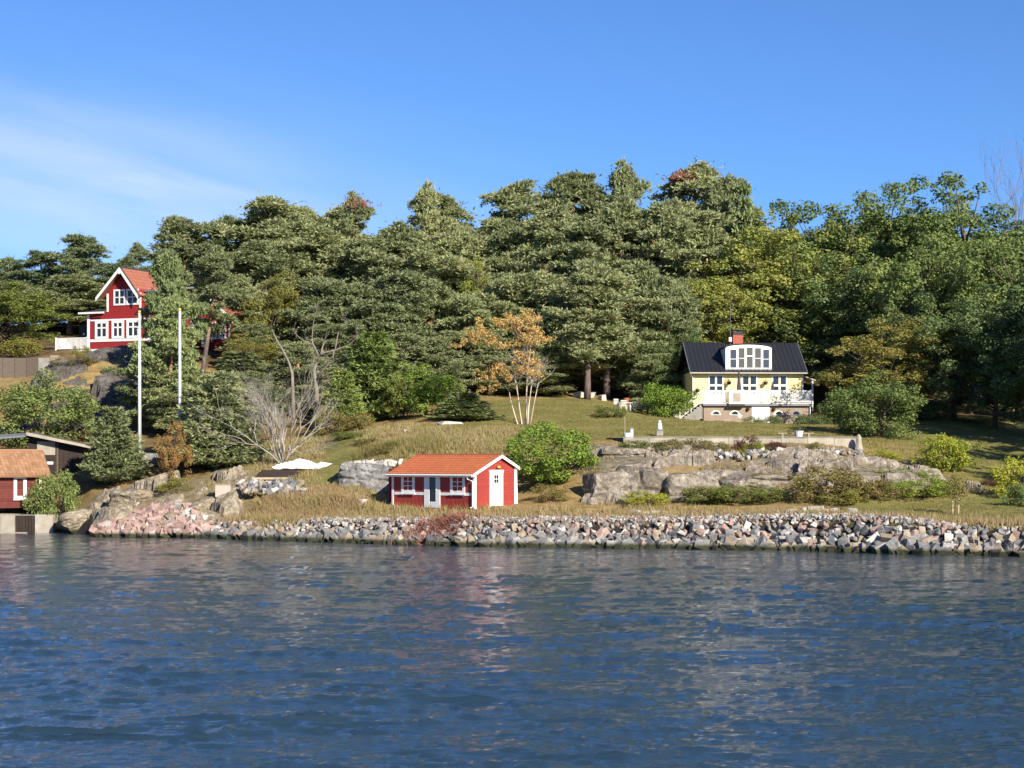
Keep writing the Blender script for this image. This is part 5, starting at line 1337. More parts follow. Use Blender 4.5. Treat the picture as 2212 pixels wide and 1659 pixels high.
# ------------------------------------------------------------------ the wood on the hill
GP = 'pines on the wooded hill'
GD = 'broadleaf trees on the wooded hill'
PINES = [  # column, top row, crown width, distance, leaf, variant, label
    (10, 556, 95, 238, 'farpine', 0, 'distant pine with a feathery top at the far left edge of the wood'),
    (92, 545, 105, 236, 'farpine', 3, 'distant pointed pine left of the taller one behind the red villa'),
    (182, 508, 118, 232, 'farpine', 5, 'tall broad pine rising just left of the red villa gable'),
    (250, 566, 95, 226, 'farpine', 2, 'low distant pine right behind the red villa gable peak'),
    (318, 524, 92, 240, 'farpine', 4, 'round topped distant pine above the orange roof of the red villa'),
    (360, 548, 90, 226, 'farpine', 1, 'distant pine wedged between the red villa and the big wood'),
    (48, 612, 120, 205, 'pine', 2, 'pine behind the yellow green tree at the far left'),
    (145, 590, 130, 203, 'pine', 1, 'pine with bare lower stem standing left of the red villa'),
    (205, 640, 100, 200, 'pine', 4, 'lower pine close behind the dark side roof of the red villa'),
    (408, 466, 155, 200, 'pine', 3, 'first pine of the high skyline, beyond the red villa'),
    (482, 470, 135, 206, 'pine', 0, 'flat topped skyline pine above the villa half hidden by trees'),
    (598, 432, 201, 204, 'pine', 5, 'wide skyline pine with several tufted tops'),
    (662, 444, 126, 212, 'pine', 2, 'narrow skyline pine close beside the wide tufted one'),
    (735, 452, 126, 216, 'pine', 1, 'lower skyline pine before the dip left of the leaning top'),
    (798, 416, 138, 205, 'pine', 4, 'skyline pine with a rusty tuft at its top'),
    (892, 396, 120, 205, 'pine', 4, 'skyline pine whose top leans towards the sun over a sky gap'),
    (960, 420, 138, 211, 'pine', 0, 'round skyline pine right of the leaning topped one'),
    (1088, 393, 172, 205, 'pine', 3, 'skyline pine of stepped tiers above the orange birch'),
    (1212, 372, 172, 206, 'pine', 2, 'tall skyline pine with a wind swept flag top'),
    (1300, 432, 138, 215, 'pine', 1, 'low skyline pine in the dip before the highest pines'),
    (1388, 351, 161, 205, 'pine', 4, 'highest pine of the wood with an open airy top'),
    (1492, 357, 184, 211, 'pine', 0, 'highest broad pine with a reddish tinge in its crown'),
    (1562, 386, 138, 206, 'pine', 5, 'skyline pine with spiky tiers stepping down to the oaks'),
    (374, 548, 104, 163, 'spruce', 6, 'dark pine pressing against the right side of the red villa'),
    (440, 530, 145, 171, 'pine', 4, 'broad pine standing in front of the half hidden red villa'),
    (548, 520, 165, 191, 'pine', 5, 'pine with a forked orange stem showing near its top'),
    (640, 520, 140, 194, 'pine', 2, 'mid slope pine below the wide tufted skyline pine'),
    (706, 492, 160, 194, 'pine', 3, 'layered pine in the middle of the slope above the dead oak'),
    (782, 512, 150, 190, 'pine', 1, 'mid slope pine under the rusty tufted top'),
    (862, 484, 150, 192, 'pine', 0, 'dense pine in mid slope below the leaning topped one'),
    (946, 512, 160, 188, 'pine', 5, 'bushy olive green pine in mid slope with pale bare twigs'),
    (1020, 500, 130, 196, 'pine', 2, 'pine in mid slope beside the yellow green birch patch'),
    (1092, 470, 160, 194, 'pine', 4, 'pine with a long visible stem in the middle of the wood'),
    (1172, 450, 150, 193, 'pine', 3, 'mid slope pine below the wind swept flag top'),
    (1262, 486, 150, 191, 'pine', 1, 'pine in the shaded hollow right of the long stemmed one'),
    (1340, 430, 150, 194, 'pine', 0, 'mid slope pine left under the highest pine'),
    (1432, 436, 165, 192, 'pine', 5, 'broad pine right under the highest crown of the wood'),
    (1532, 462, 150, 193, 'pine', 2, 'pine merging into the first oaks above the black roof'),
    (686, 604, 160, 178, 'pine', 6, 'lower pine above the yellow tinged larch'),
    (776, 612, 150, 176, 'pine', 7, 'lower pine rising behind the dead oak'),
    (858, 590, 170, 177, 'pine', 8, 'lower pine with an orange stem behind the bright young pine'),
    (938, 610, 160, 175, 'pine', 6, 'lower pine with a broken grey stem left of the orange birch'),
    (1012, 640, 130, 174, 'pine', 7, 'small pine directly behind the left wing of the orange birch'),
    (1086, 590, 150, 178, 'pine', 8, 'pine directly behind the top of the orange birch'),
    (1186, 590, 165, 178, 'pine', 7, 'soft pale pine right of the orange birch'),
    (1276, 560, 150, 170, 'pine', 0, 'dark stemmed pine at the lawn edge, first of the pair'),
    (1322, 585, 150, 174, 'pine', 1, 'dark stemmed pine at the lawn edge, second of the pair'),
    (1398, 570, 160, 178, 'pine', 6, 'pine low behind the garden seats'),
    (1452, 600, 130, 176, 'pine', 8, 'pine close to the left end of the black roof'),
    (528, 596, 112, 179, 'pine', 4, 'pine shading the right end of the half hidden red house'),
    (596, 604, 120, 182, 'pine', 7, 'thin pine between the hidden villa and the larch'),
]
for x, yt, w, Y, lf, var, lab in PINES:
    r = plant('pine', 'pine_tree', lab, 'pine tree', x, yt, w, Y, lf, 'pine', var, GP)
    if 'with a rusty tuft' in lab or 'reddish' in lab:        # a dying branch in the crown
        g_ = np.random.default_rng(x); p0 = P(x - 22, yt + 26, Y - 2.2)
        q = np.array([p0 + g_.normal(size=3) * np.array((.8, .5, .3)) for _ in range(60)]) - np.array(r.location)
        ca, sa = math.cos(-r.rotation_euler.z), math.sin(-r.rotation_euler.z)
        q = np.stack([q[:, 0] * ca - q[:, 1] * sa, q[:, 0] * sa + q[:, 1] * ca, q[:, 2]], 1) / np.array(r.scale)
        V_, Q_ = join([blades(q, unit(g_.normal(size=q.shape) + np.array((0, 0, .6))), .4, .05, g_) for _ in range(4)])
        o = link('dead_branch', fastmesh('dead_branch', V_, quads=Q_, mats=[LM['rusty']]), r); o['label'] = 'reddish brown dying branch'
LOW = [  # lower storey that closes the wood down to the ground
    (640, 740, 120, 165, 'low dark pine behind the top of the bare grey shrub'), (700, 700, 120, 170, 'low pine just above the dead oak limbs'),
    (860, 720, 130, 166, 'low pine filling the wood right of the young bright pine'), (960, 730, 110, 166, 'low pine left behind the orange birch'),
    (1060, 740, 120, 172, 'low pine in the shade behind the birch stems'), (1150, 740, 130, 172, 'low spreading pine right behind the birch stems'),
    (1220, 720, 120, 178, 'low pine at the far edge of the lawn before the dark trunks'), (1360, 720, 110, 178, 'low pine behind the pale boulders beyond the lawn'),
    (1420, 740, 90, 172, 'low pine at the back of the garden seats'), (560, 700, 120, 175, 'low pine behind the yellowing tree'), (480, 800, 130, 155, 'low pine below the half hidden red house'), (326, 740, 110, 154, 'low pine in the shade between the two flagpoles'), (400, 800, 120, 152, 'low bushy pine right behind the second flagpole'),
    (545, 800, 100, 158, 'low pine left above the bare grey shrub')]
for i, (x, yt, w, Y, lab) in enumerate(LOW): plant('pine', 'pine_tree', lab, 'pine tree', x, yt, w, Y, 'pine', 'pine', 6 + i % 3, GP)
under = random.Random(21)
for i in range(30):
    x = -60 + i * 78 + under.uniform(-25, 25)
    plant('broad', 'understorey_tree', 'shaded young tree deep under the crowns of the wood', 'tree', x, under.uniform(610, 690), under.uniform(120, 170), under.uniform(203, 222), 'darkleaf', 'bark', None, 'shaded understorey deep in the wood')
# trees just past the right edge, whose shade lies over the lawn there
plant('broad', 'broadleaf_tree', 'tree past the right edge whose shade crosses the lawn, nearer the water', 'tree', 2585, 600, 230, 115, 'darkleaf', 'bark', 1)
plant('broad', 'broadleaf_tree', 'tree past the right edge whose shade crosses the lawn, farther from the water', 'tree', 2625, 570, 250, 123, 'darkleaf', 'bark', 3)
for x, yt, w, Y, v, lab in [(2310, 520, 250, 151, 0, 'wood tree just past the right edge beside the shaded lawn'), (2430, 500, 260, 146, 1, 'wood tree past the right edge, second from the lawn'), (2385, 530, 240, 138, 2, 'wood tree past the right edge, closest to the shore lawn'),
                            (2530, 480, 260, 141, 3, 'wood tree well past the right edge'), (2640, 470, 260, 152, 0, 'outermost wood tree past the right edge')]:
    plant('broad', 'broadleaf_tree', lab, 'tree', x, yt, w, Y, 'darkleaf', 'bark', v)
# backing pines whose crowns only fill the gaps
bk = random.Random(8)
for i in range(26):
    x = -120 + i * 96 + bk.uniform(-30, 30)
    top = np.interp(x, [-100, 180, 330, 420, 600, 900, 1200, 1400, 1600, 1900, 2300], [600, 590, 590, 520, 490, 470, 450, 430, 480, 470, 470]) + bk.uniform(0, 50)
    plant('pine', 'pine_tree', 'pine deep in the wood, seen only through gaps between nearer crowns', 'pine tree', x, top, bk.uniform(120, 165), bk.uniform(222, 236), 'pine', 'pine', None, 'backing pines deep in the wood')
plant('spruce', 'spruce_tree', 'slim pointed spruce on the skyline where pines give way to oaks', 'spruce tree', 1607, 402, 62, 200, 'spruce', 'bark', 0)

BROAD = [  # kind, column, top row, crown width, distance, leaf, variant, label
    ('broad', 1650, 452, 130, 206, 'deciduous', 0, 'rounded skyline tree just right of the pointed spruce'),
    ('broad', 1716, 462, 140, 200, 'oak', 1, 'yellowish skyline oak above the chimney'),
    ('broad', 1775, 432, 150, 202, 'deciduous', 2, 'airy skyline tree with sky showing through'),
    ('broad', 1842, 414, 150, 201, 'deciduous', 3, 'skyline tree with a ragged flat top'),
    ('broad', 1912, 406, 150, 201, 'deciduous', 0, 'skyline tree under the thin reddish birch tips'),
    ('broad', 1990, 398, 165, 197, 'deciduous', 1, 'wide skyline tree left of the tallest broadleaf'),
    ('broad', 2082, 386, 180, 190, 'deciduous', 2, 'tallest broadleaf crown on the right hand skyline'),
    ('broad', 2165, 440, 160, 192, 'darkleaf', 3, 'dark skyline tree in front of the leafless birch'),
    ('broad', 2240, 470, 170, 190, 'darkleaf', 0, 'dark tree cut by the right edge of the view'),
    ('oak', 1586, 560, 215, 184, 'oak', 0, 'bright green oak hanging over the left of the black roof'),
    ('oak', 1716, 470, 180, 189, 'oak', 1, 'yellow green oak with pale bent limbs above the yellow house'),
    ('oak', 1640, 500, 150, 194, 'oak', 0, 'oak between the spruce and the yellow house chimney'),
    ('broad', 1810, 530, 180, 186, 'deciduous', 3, 'leafy tree in mid wood above the brown edged tree'),
    ('broad', 1895, 515, 200, 183, 'darkleaf', 1, 'dark leafy tree in the middle of the right hand wood'),
    ('broad', 1990, 500, 220, 177, 'deciduous', 0, 'big leafy tree with sunlit clumps in mid wood'),
    ('broad', 2096, 478, 240, 171, 'deciduous', 1, 'big rounded tree below the tallest broadleaf crown'),
    ('broad', 2200, 520, 230, 168, 'deciduous', 2, 'large tree at the right edge with speckled sunlit leaves'),
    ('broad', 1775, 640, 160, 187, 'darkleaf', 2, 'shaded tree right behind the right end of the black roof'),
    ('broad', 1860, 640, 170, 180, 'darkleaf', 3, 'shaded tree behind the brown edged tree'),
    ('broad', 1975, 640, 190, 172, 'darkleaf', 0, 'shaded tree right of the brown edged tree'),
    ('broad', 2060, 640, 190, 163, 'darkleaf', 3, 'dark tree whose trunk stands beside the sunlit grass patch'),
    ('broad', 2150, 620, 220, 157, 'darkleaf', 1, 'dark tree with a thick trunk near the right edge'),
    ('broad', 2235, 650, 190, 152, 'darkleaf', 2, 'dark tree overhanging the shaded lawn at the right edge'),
    ('oak', 1905, 684, 190, 160, 'yellowing', 1, 'brownish yellow tree above the big rounded bush'),
    ('broad', 1045, 560, 80, 187, 'oak', 2, 'small yellow green birch patch among the pines'),
    ('broad', 1452, 700, 120, 172, 'darkleaf', 1, 'dark leafy tree against the left gable of the yellow house'),
    ('broad', 1380, 690, 110, 176, 'oak', 2, 'loose sunlit tree behind the garden seats'),
    ('broad', 1295, 690, 90, 184, 'oak', 0, 'yellowish sapling seen between the two dark trunks'),
    ('broad', 15, 598, 130, 186, 'oak', 3, 'yellow green tree at the far left above the terrace wall'),
    ('broad', 575, 590, 110, 178, 'yellowing', 2, 'yellow tinged larch like tree above the leaning dead stem'),
    ('broad', 545, 720, 110, 168, 'yellowing', 0, 'smaller yellowing tree right of the half hidden red villa'),
]
for kd, x, yt, w, Y, lf, var, lab in BROAD:
    plant(kd, 'broadleaf_tree', lab, 'tree', x, yt, w * (1.5 if Y >= 189 and w > 120 else 1.25 if Y >= 180 and kd == 'broad' and w > 120 else 1.1), Y, lf, 'bark', var, GD)

# ------------------------------------------------------------------ trees and bushes nearer the water
NEAR = [
    ('youngpine', 'pine_tree', 'young bright green pine rising beside the dead oak', 'pine tree', 808, 718, 130, 154, 'youngpine', 'pine', 0),
    ('small', 'small_tree', 'small light green tree with a bare stem on the lawn edge', 'tree', 928, 784, 108, 150, 'bright', 'bark', 0),
    ('youngpine', 'pine_tree', 'dark low pine bush left of the birch trunks', 'pine tree', 1004, 846, 100, 146, 'spruce', 'pine', 1),
    ('youngpine', 'pine_tree', 'young pine beside the boathouse drive with its foot on the shore rock', 'pine tree', 245, 878, 100, 136, 'pine', 'pine', 1),
    ('youngpine', 'pine_tree', 'large young pine between the flagpoles and the bare grey shrub', 'pine tree', 470, 806, 160, 137, 'pine', 'pine', 0),
    ('pine', 'pine_tree', 'pine with spreading boughs right behind the second flagpole', 'pine tree', 376, 640, 112, 152, 'spruce', 'pine', 7),
    ('spruce', 'pine_tree', 'low pine at the foot of the half hidden red villa', 'pine tree', 520, 760, 140, 163, 'pine', 'pine', 0),
    ('small', 'rust_brown_tree', 'small tree with rusty brown leaves in front of the second flagpole', 'tree', 374, 908, 66, 132, 'brown', 'bark', 1),
    ('ball', 'broadleaf_tree', 'round green tree below the red villa terrace', 'tree', 96, 802, 178, 150, 'deciduous', 'bark', 1),
    ('ball', 'broadleaf_tree', 'big rounded green bush tree right of the yellow house', 'tree', 1886, 800, 172, 143, 'deciduous', 'bark', 1),
    ('ball', 'round_bush', 'large round bright green bush beside the red boathouse', 'bush', 1186, 910, 168, 123, 'bright', 'bark', 0),
    ('hedge', 'shrub', 'bright lime shrub near the right end of the retaining wall', 'shrub', 2040, 936, 112, 127, 'lime', 'darktwig', 1),
    ('hedge', 'shrub', 'lime shrub at the edge of the lawn below the bare trunks', 'shrub', 2200, 985, 90, 116, 'lime', 'darktwig', 0),
    ('shrub', 'shrub', 'dark green shrub growing low on the path at the right edge', 'shrub', 2206, 1040, 60, 112, 'deciduous', 'darktwig', 2),
    ('hedge', 'shrub', 'small lime shrub in front of the cracked rock face', 'shrub', 1396, 1058, 92, 116.5, 'lime', 'darktwig', 2),
    ('hedge', 'hedge_bush', 'green hedge bush, first of the row along the rock foot', 'shrub', 1530, 1046, 92, 116.5, 'hedge', 'darktwig', 0),
    ('hedge', 'hedge_bush', 'green hedge bush in the middle of the row along the rock foot', 'shrub', 1594, 1044, 100, 116, 'hedge', 'darktwig', 1),
    ('hedge', 'hedge_bush', 'green hedge bush ending the row along the rock foot', 'shrub', 1660, 1050, 92, 115.5, 'hedge', 'darktwig', 2),
    ('hedge', 'shrub', 'tall olive yellow shrub leaning on the rock with dark twigs', 'shrub', 1785, 1004, 130, 115, 'olive', 'darktwig', 3),
    ('shrub', 'shrub', 'low yellow green shrub at the foot of the olive shrub', 'shrub', 1812, 1048, 90, 114, 'yellowing', 'darktwig', 0),
    ('shrub', 'shrub', 'brownish sparse shrub between the olive and the bright green one', 'shrub', 1888, 1030, 90, 115.5, 'olive', 'darktwig', 2),
    ('hedge', 'shrub', 'bright green shrub spreading below the sloping bare rock', 'shrub', 1990, 1030, 122, 116, 'bright', 'darktwig', 1),
    ('shrub', 'shrub', 'bright green low shrub climbing the sloping bare rock', 'shrub', 1950, 1008, 80, 121, 'bright', 'darktwig', 0),
    ('hedge', 'shrub', 'yellow green shrub beside the dark end of the retaining wall', 'shrub', 1382, 948, 70, 126.5, 'hedge', 'darktwig', 0),
    ('hedge', 'shrub', 'grey green shrub hiding the middle of the retaining wall', 'shrub', 1450, 946, 90, 126.5, 'olive', 'darktwig', 1),
    ('hedge', 'shrub', 'olive shrub against the wall, left of the maroon one', 'shrub', 1525, 944, 84, 126.5, 'olive', 'darktwig', 2),
    ('shrub', 'shrub', 'yellow green shrub low under the maroon one', 'shrub', 1576, 966, 60, 125.5, 'lime', 'darktwig', 3),
    ('shrub', 'shrub', 'maroon leaved shrub sticking up above the wall', 'shrub', 1606, 938, 50, 126.2, 'maroon', 'darktwig', 1),
    ('shrub', 'shrub', 'fresh green shrub between the two maroon ones', 'shrub', 1638, 952, 44, 126, 'lime', 'darktwig', 0),
    ('shrub', 'shrub', 'dark maroon shrub on the pale part of the wall', 'shrub', 1676, 950, 44, 126, 'maroon', 'darktwig', 2),
    ('shrub', 'shrub', 'thin green shrub on the wall below the white planter', 'shrub', 1756, 952, 52, 126, 'olive', 'darktwig', 3),
    ('shrub', 'shrub', 'yellow flowering ground shrub right of the wall end', 'shrub', 1904, 968, 70, 127, 'lime', 'darktwig', 1),
    ('hedge', 'shrub', 'dense yellow green shrub left of the yellow house stairs', 'shrub', 1434, 826, 100, 158, 'bright', 'darktwig', 0),
    ('hedge', 'shrub', 'low shrub in front of the white garden seats', 'shrub', 1318, 874, 62, 152, 'hedge', 'darktwig', 2),
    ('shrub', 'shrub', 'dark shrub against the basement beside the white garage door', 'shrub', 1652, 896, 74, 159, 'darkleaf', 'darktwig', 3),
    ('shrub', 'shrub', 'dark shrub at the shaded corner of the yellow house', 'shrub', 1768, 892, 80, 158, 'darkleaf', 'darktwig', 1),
    ('hedge', 'shrub', 'green shrub at the corner of the old boathouse', 'shrub', 122, 1014, 90, 133, 'deciduous', 'darktwig', 0),
    ('shrub', 'shrub', 'yellow bush on the terrace above the left wall', 'shrub', 40, 730, 110, 180, 'yellowing', 'darktwig', 2),
    ('shrub', 'shrub', 'sparse bush growing under the red villa balcony', 'shrub', 168, 768, 80, 168, 'olive', 'darktwig', 1),
    ('youngpine', 'pine_tree', 'slim light green young pine left of the dead oak foot', 'pine tree', 742, 800, 74, 150, 'youngpine', 'pine', 1),
    ('small', 'small_tree', 'upright light green young tree behind the low dark pine bush', 'tree', 964, 812, 66, 152, 'bright', 'bark', 1),
    ('small', 'small_tree', 'light green sapling tree between the two young trees on the lawn edge', 'tree', 872, 806, 74, 151, 'oak', 'bark', 0),
    ('hedge', 'shrub', 'olive scrub on the bank above the white stones', 'shrub', 800, 946, 64, 136, 'olive', 'darktwig', 1),
    ('hedge', 'shrub', 'low green scrub at the top of the grass path', 'shrub', 752, 930, 56, 141, 'hedge', 'darktwig', 0),
    ('shrub', 'shrub', 'weedy green scrub in the tall grass above the boathouse roof', 'shrub', 862, 950, 70, 133, 'hedge', 'darktwig', 2),
    ('shrub', 'shrub', 'dry reddish scrub beside the white stones above the boulder', 'shrub', 828, 960, 54, 131, 'olive', 'darktwig', 0),
    ('shrub', 'shrub', 'low green weed by the corner of the red villa plinth', 'shrub', 178, 744, 40, 173, 'yellowing', 'darktwig', 3),
    ('hedge', 'shrub', 'bushy olive shrub right of the bare grey one', 'shrub', 708, 880, 66, 146, 'olive', 'darktwig', 0),
    ('shrub', 'shrub', 'brownish shrub on thin stems at the foot of the young pine', 'shrub', 775, 888, 76, 147, 'olive', 'darktwig', 3),
    ('shrub', 'shrub', 'weedy olive shrub at the foot of the round bush', 'shrub', 1196, 1042, 64, 119.5, 'olive', 'darktwig', 1),
    ('shrub', 'shrub', 'yellow weed patch under the rusty brown tree', 'shrub', 378, 1030, 66, 130.5, 'yellowing', 'darktwig', 1),
    ('shrub', 'shrub', 'dark thicket shrub in the wood behind the bare grey shrub', 'shrub', 600, 840, 130, 162, 'darkleaf', 'darktwig', 0),
    ('shrub', 'shrub', 'shaded undergrowth bush at the right edge of the lawn', 'shrub', 2105, 900, 110, 160, 'darkleaf', 'darktwig', 3),
    ('shrub', 'shrub', 'dark bush under the trees beyond the sunlit grass patch', 'shrub', 1990, 860, 110, 162, 'darkleaf', 'darktwig', 2),
    ('shrub', 'shrub', 'purplish seedling shrub below the tip of the sloping rock', 'shrub', 2136, 1030, 36, 122, 'maroon', 'darktwig', 0),
]
for kd, nm, lab, cat, x, yt, w, Y, lf, bk_, var in NEAR:
    var = var % len(BUILD[kd])
    plant(kd, nm, lab, cat, x, yt, w, Y, lf, bk_, var, crown='crown' if kd not in ('shrub', 'hedge') else 'foliage', trunk='trunk' if kd not in ('shrub', 'hedge') else 'stem')

# ---- birch with autumn leaves on five white stems
def zp6(zx, zy): return (1600 + .45208 * zx) / 1.82278, (1200 + .45208 * zy) / 1.82278
YB = 143.0
root = PG(1124, YB)
bt = thing('birch_tree', 'autumn birch with orange leaves and several white stems', 'birch tree', root)
def lp(zx, zy, dy=0.0):
    return P(*zp6(zx, zy), YB + dy) - root
stems = [[(1002, 1150, 0), (975, 1060, .1), (935, 930, .3), (910, 840, .5), (893, 740, .6)],
         [(1020, 1130, .2), (1003, 1020, .2), (985, 900, .1), (958, 680, -.2), (918, 610, -.3)],
         [(1040, 1110, .1), (1044, 950, 0), (1046, 780, -.2), (1056, 560, -.4), (1078, 410, -.3), (1088, 250, 0)],
         [(1065, 1100, -.2), (1090, 980, -.6), (1112, 860, -1), (1150, 680, -1.4)],
         [(1055, 1060, .4), (1065, 900, .9), (1080, 780, 1.3), (1098, 620, 1.6)]]
ends = []
for st in stems:
    pts = [lp(*p) for p in st]
    n = len(pts)
    MB().tube(pts, [.078 * (1 - .72 * i / (n - 1)) for i in range(n)], 7).build('trunk', BK['birch'], bt, True)
    ends.append(pts)
rg = np.random.default_rng(77)
tw = MB()
for pts in ends:
    for k in range(55):
        i = rg.integers(1, len(pts)); f = rg.random()
        b0 = pts[i - 1] * (1 - f) + pts[i] * f
        if b0[2] < 2.2 + 1.2 * rg.random(): continue
        a = rg.random() * 6.28; L = .7 + 1.5 * rg.random()
        e = b0 + np.array((math.cos(a) * L * .8, math.sin(a) * L * .7, L * (.5 + .5 * rg.random())))
        tw.tube([b0, b0 * .5 + e * .5 + np.array((0, 0, -.08)), e], [.022, .014, .006], 4)
        for q in range(4):
            e2 = e + rg.normal(size=3) * np.array((.5, .4, .4)); tw.tube([b0 * .4 + e * .6, e2], [.010, .004], 3)
tw.build('twig', BK['twig'], bt)
cl = [(1040, 55, 34), (1035, 110, 40), (1090, 130, 46), (1160, 120, 40), (980, 130, 40), (930, 140, 46), (870, 110, 40), (790, 150, 40), (850, 180, 50), (940, 200, 46), (1030, 190, 50), (1100, 200, 46), (1190, 280, 46),
      (1235, 300, 36), (1150, 250, 44), (1080, 270, 50), (1000, 270, 50), (1060, 330, 50), (1120, 320, 44), (620, 140, 36), (650, 190, 42), (690, 240, 44), (740, 280, 44), (640, 250, 42), (560, 240, 38), (530, 220, 28),
      (580, 290, 40), (500, 320, 34), (440, 345, 30), (400, 355, 20), (620, 320, 40), (700, 330, 40), (780, 320, 36), (840, 345, 36), (900, 345, 40), (960, 350, 40), (820, 530, 36), (770, 545, 34), (730, 570, 40), (670, 600, 34),
      (630, 650, 26), (700, 640, 30), (760, 620, 32), (860, 560, 40), (660, 740, 28), (740, 740, 30), (940, 480, 36), (1020, 470, 40), (1080, 500, 44), (1140, 540, 40), (1000, 570, 40), (1090, 590, 44), (1160, 610, 32), (900, 640, 34), (960, 560, 36), (1050, 540, 40), (1120, 480, 34), (980, 420, 34), (1080, 420, 36), (850, 620, 34), (800, 690, 30), (1130, 580, 34)]
cc, rr_ = [], []
for zx, zy, r in cl:
    for k in range(8):
        cc.append(lp(zx + rg.normal() * 22, zy + rg.normal() * 16, rg.normal() * 1.1)); rr_.append(r * .0050 * (.7 + .6 * rg.random()) * YB / 119)
Vl, Ql = leaf_clumps(cc, rr_, 360, .075, rg, .75, .6)
link('crown', fastmesh('crown', Vl, quads=Ql, mats=[LM['orange']]), bt)

# ---- bare trees
def branching(base, dirs, L0, r0, depth, rg, spread=.45, lift=.15, shrink=.72, nb=(2, 3)):
    """list of paths that fork from base"""
    out = []
    def go(p, d, L, r, k):
        m_ = p + d * L * .5 + rg.normal(size=3) * L * .05
        e = p + d * L + rg.normal(size=3) * L * .08
        out.append(([p, m_, e], [r, r * .82, r * .62], k))
        if k == 0: return
        for _ in range(rg.integers(nb[0], nb[1] + 1)):
            nd = unit(d + rg.normal(size=3) * spread + np.array((0, 0, lift)))
            go(e if rg.random() < .7 else m_, nd, L * shrink * (.75 + .5 * rg.random()), r * .58, k - 1)
    for d in dirs: go(np.array(base, float), unit(np.array(d, float)), L0 * (.8 + .4 * rg.random()), r0 * (.7 + .5 * rg.random()), depth)
    return out
def bare_tree(name, label, cat, x, Y, dirs, L0, r0, depth, bark, seed, spread, lift, trunk='trunk', group=None):
    rg = np.random.default_rng(seed)
    r = thing(name, label, cat, PG(x, Y, -.1), 0, group)
    pth = branching((0, 0, 0), dirs, L0, r0, depth, rg, spread, lift)
    a, b = MB(), MB()
    for pts, rad, k in pth: (a if k >= depth - 1 else b).tube(pts, rad, 5 if k > 1 else 3)
    a.build(trunk, BK[bark], r, True); b.build('twig', BK[bark], r)
    return r
rg = np.random.default_rng(5)
bare_tree('bare_shrub', 'leafless grey shrub fanning up from one foot above the white tarpaulin', 'bare shrub', 610, 134.5,
          [(-.55, .1, 1), (-.40, -.2, 1), (-.25, .3, 1), (-.12, -.3, 1), (.0, .2, 1), (.12, -.1, 1), (.25, .25, 1), (.36, 0, 1), (-.5, .3, .9), (-.8, -.1, .6), (.5, .2, .7), (-.2, .1, 1.1), (.05, -.3, 1.1), (-.3, 0, 1)], 2.05, .055, 6, 'twig', 6, .30, .06, 'stem')
bare_tree('leafless_birch', 'tall leafless birch against the sky at the right edge', 'birch tree', 2188, 196, [(.0, 0, 1), (.08, .1, 1), (-.08, 0, 1)], 7.6, .15, 6, 'redtwig', 8, .26, .22)
bare_tree('leafless_birch', 'thin reddish birch tips poking above the right hand wood', 'birch tree', 1932, 204, [(.03, 0, 1), (-.05, .1, 1)], 6.6, .10, 5, 'redtwig', 15, .26, .2)
# dead oak: limbs drawn one by one
def zp7(zx, zy): return (900 + .39177 * zx) / 1.82278, (1200 + .39177 * zy) / 1.82278
YD = 156.0
r0 = P(*zp7(890, 1010), YD); r0[2] = gz(r0[0], r0[1]) - .1
dt = thing('dead_oak', 'dead bleached oak snag with twisted bare limbs', 'dead tree', r0)
def ld(zx, zy, dy=0): return P(*zp7(zx, zy), YD + dy) - r0
zb = np.array((0, 0, 0.0))
for nm, pts, rad in [
    ('trunk', [zb, ld(885, 880), ld(870, 740), ld(860, 660, .2), ld(880, 590, .4), ld(905, 520, .3)], [.30, .26, .2, .16, .14, .12]),
    ('limb', [ld(905, 530, .3), ld(880, 460, .2), ld(845, 400, 0), ld(840, 340, 0)], [.16, .14, .12, .09]),
    ('limb', [ld(840, 400), ld(790, 380, -.3), ld(720, 340, -.5), ld(670, 285, -.6)], [.10, .075, .05, .03]),
    ('limb', [ld(840, 345), ld(845, 250, .2), ld(855, 160, .3), ld(885, 75, .3)], [.08, .06, .04, .02]),
    ('limb', [ld(905, 525, .3), ld(960, 480, .1), ld(1070, 460, 0), ld(1200, 405, -.3), ld(1250, 370, -.4), ld(1290, 320, -.5)], [.15, .13, .11, .07, .05, .03]),
    ('limb', [ld(1070, 460), ld(1085, 370, .2), ld(1100, 290, .3), ld(1130, 210, .3), ld(1190, 190, .4)], [.09, .08, .06, .05, .02]),
    ('limb', [ld(1060, 465), ld(1050, 520, -.2), ld(1020, 550, -.3)], [.09, .07, .05]),
    ('limb', [ld(880, 760), ld(950, 660, -.3), ld(1010, 590, -.6), ld(1110, 555, -.9), ld(1210, 510, -1.1)], [.18, .15, .13, .09, .05]),
    ('limb', [ld(890, 780), ld(960, 720, -.5), ld(1010, 690, -.9), ld(1080, 680, -1.1), ld(1120, 720, -1.2)], [.13, .11, .08, .06, .03]),
    ('limb', [ld(900, 800), ld(980, 770, -.4), ld(1060, 760, -.8), ld(1110, 790, -1)], [.11, .09, .06, .03]),
    ('limb', [ld(875, 780, .2), ld(855, 700, 0), ld(850, 640, -.2), ld(880, 590, -.3)], [.13, .12, .08, .04]),
    ('limb', [ld(930, 500), ld(940, 440, .3), ld(965, 370, .5)], [.10, .08, .04]),
]: MB().tube(pts, [q_ * .72 for q_ in rad], 6).build(nm, BK['dead'], dt, True)
tw = MB(); rg = np.random.default_rng(19)
for q in [ld(1290, 320, -.5), ld(1190, 190, .4), ld(670, 285, -.6), ld(885, 75, .3), ld(1210, 510, -1.1), ld(965, 370, .5), ld(1120, 720, -1.2), ld(1020, 550, -.3)]:
    for k in range(9):
        e = q + rg.normal(size=3) * .55 + np.array((0, 0, .3)); tw.tube([q + rg.normal(size=3) * .1, (q + e) / 2 + rg.normal(size=3) * .06, e], [.02, .014, .006], 3)
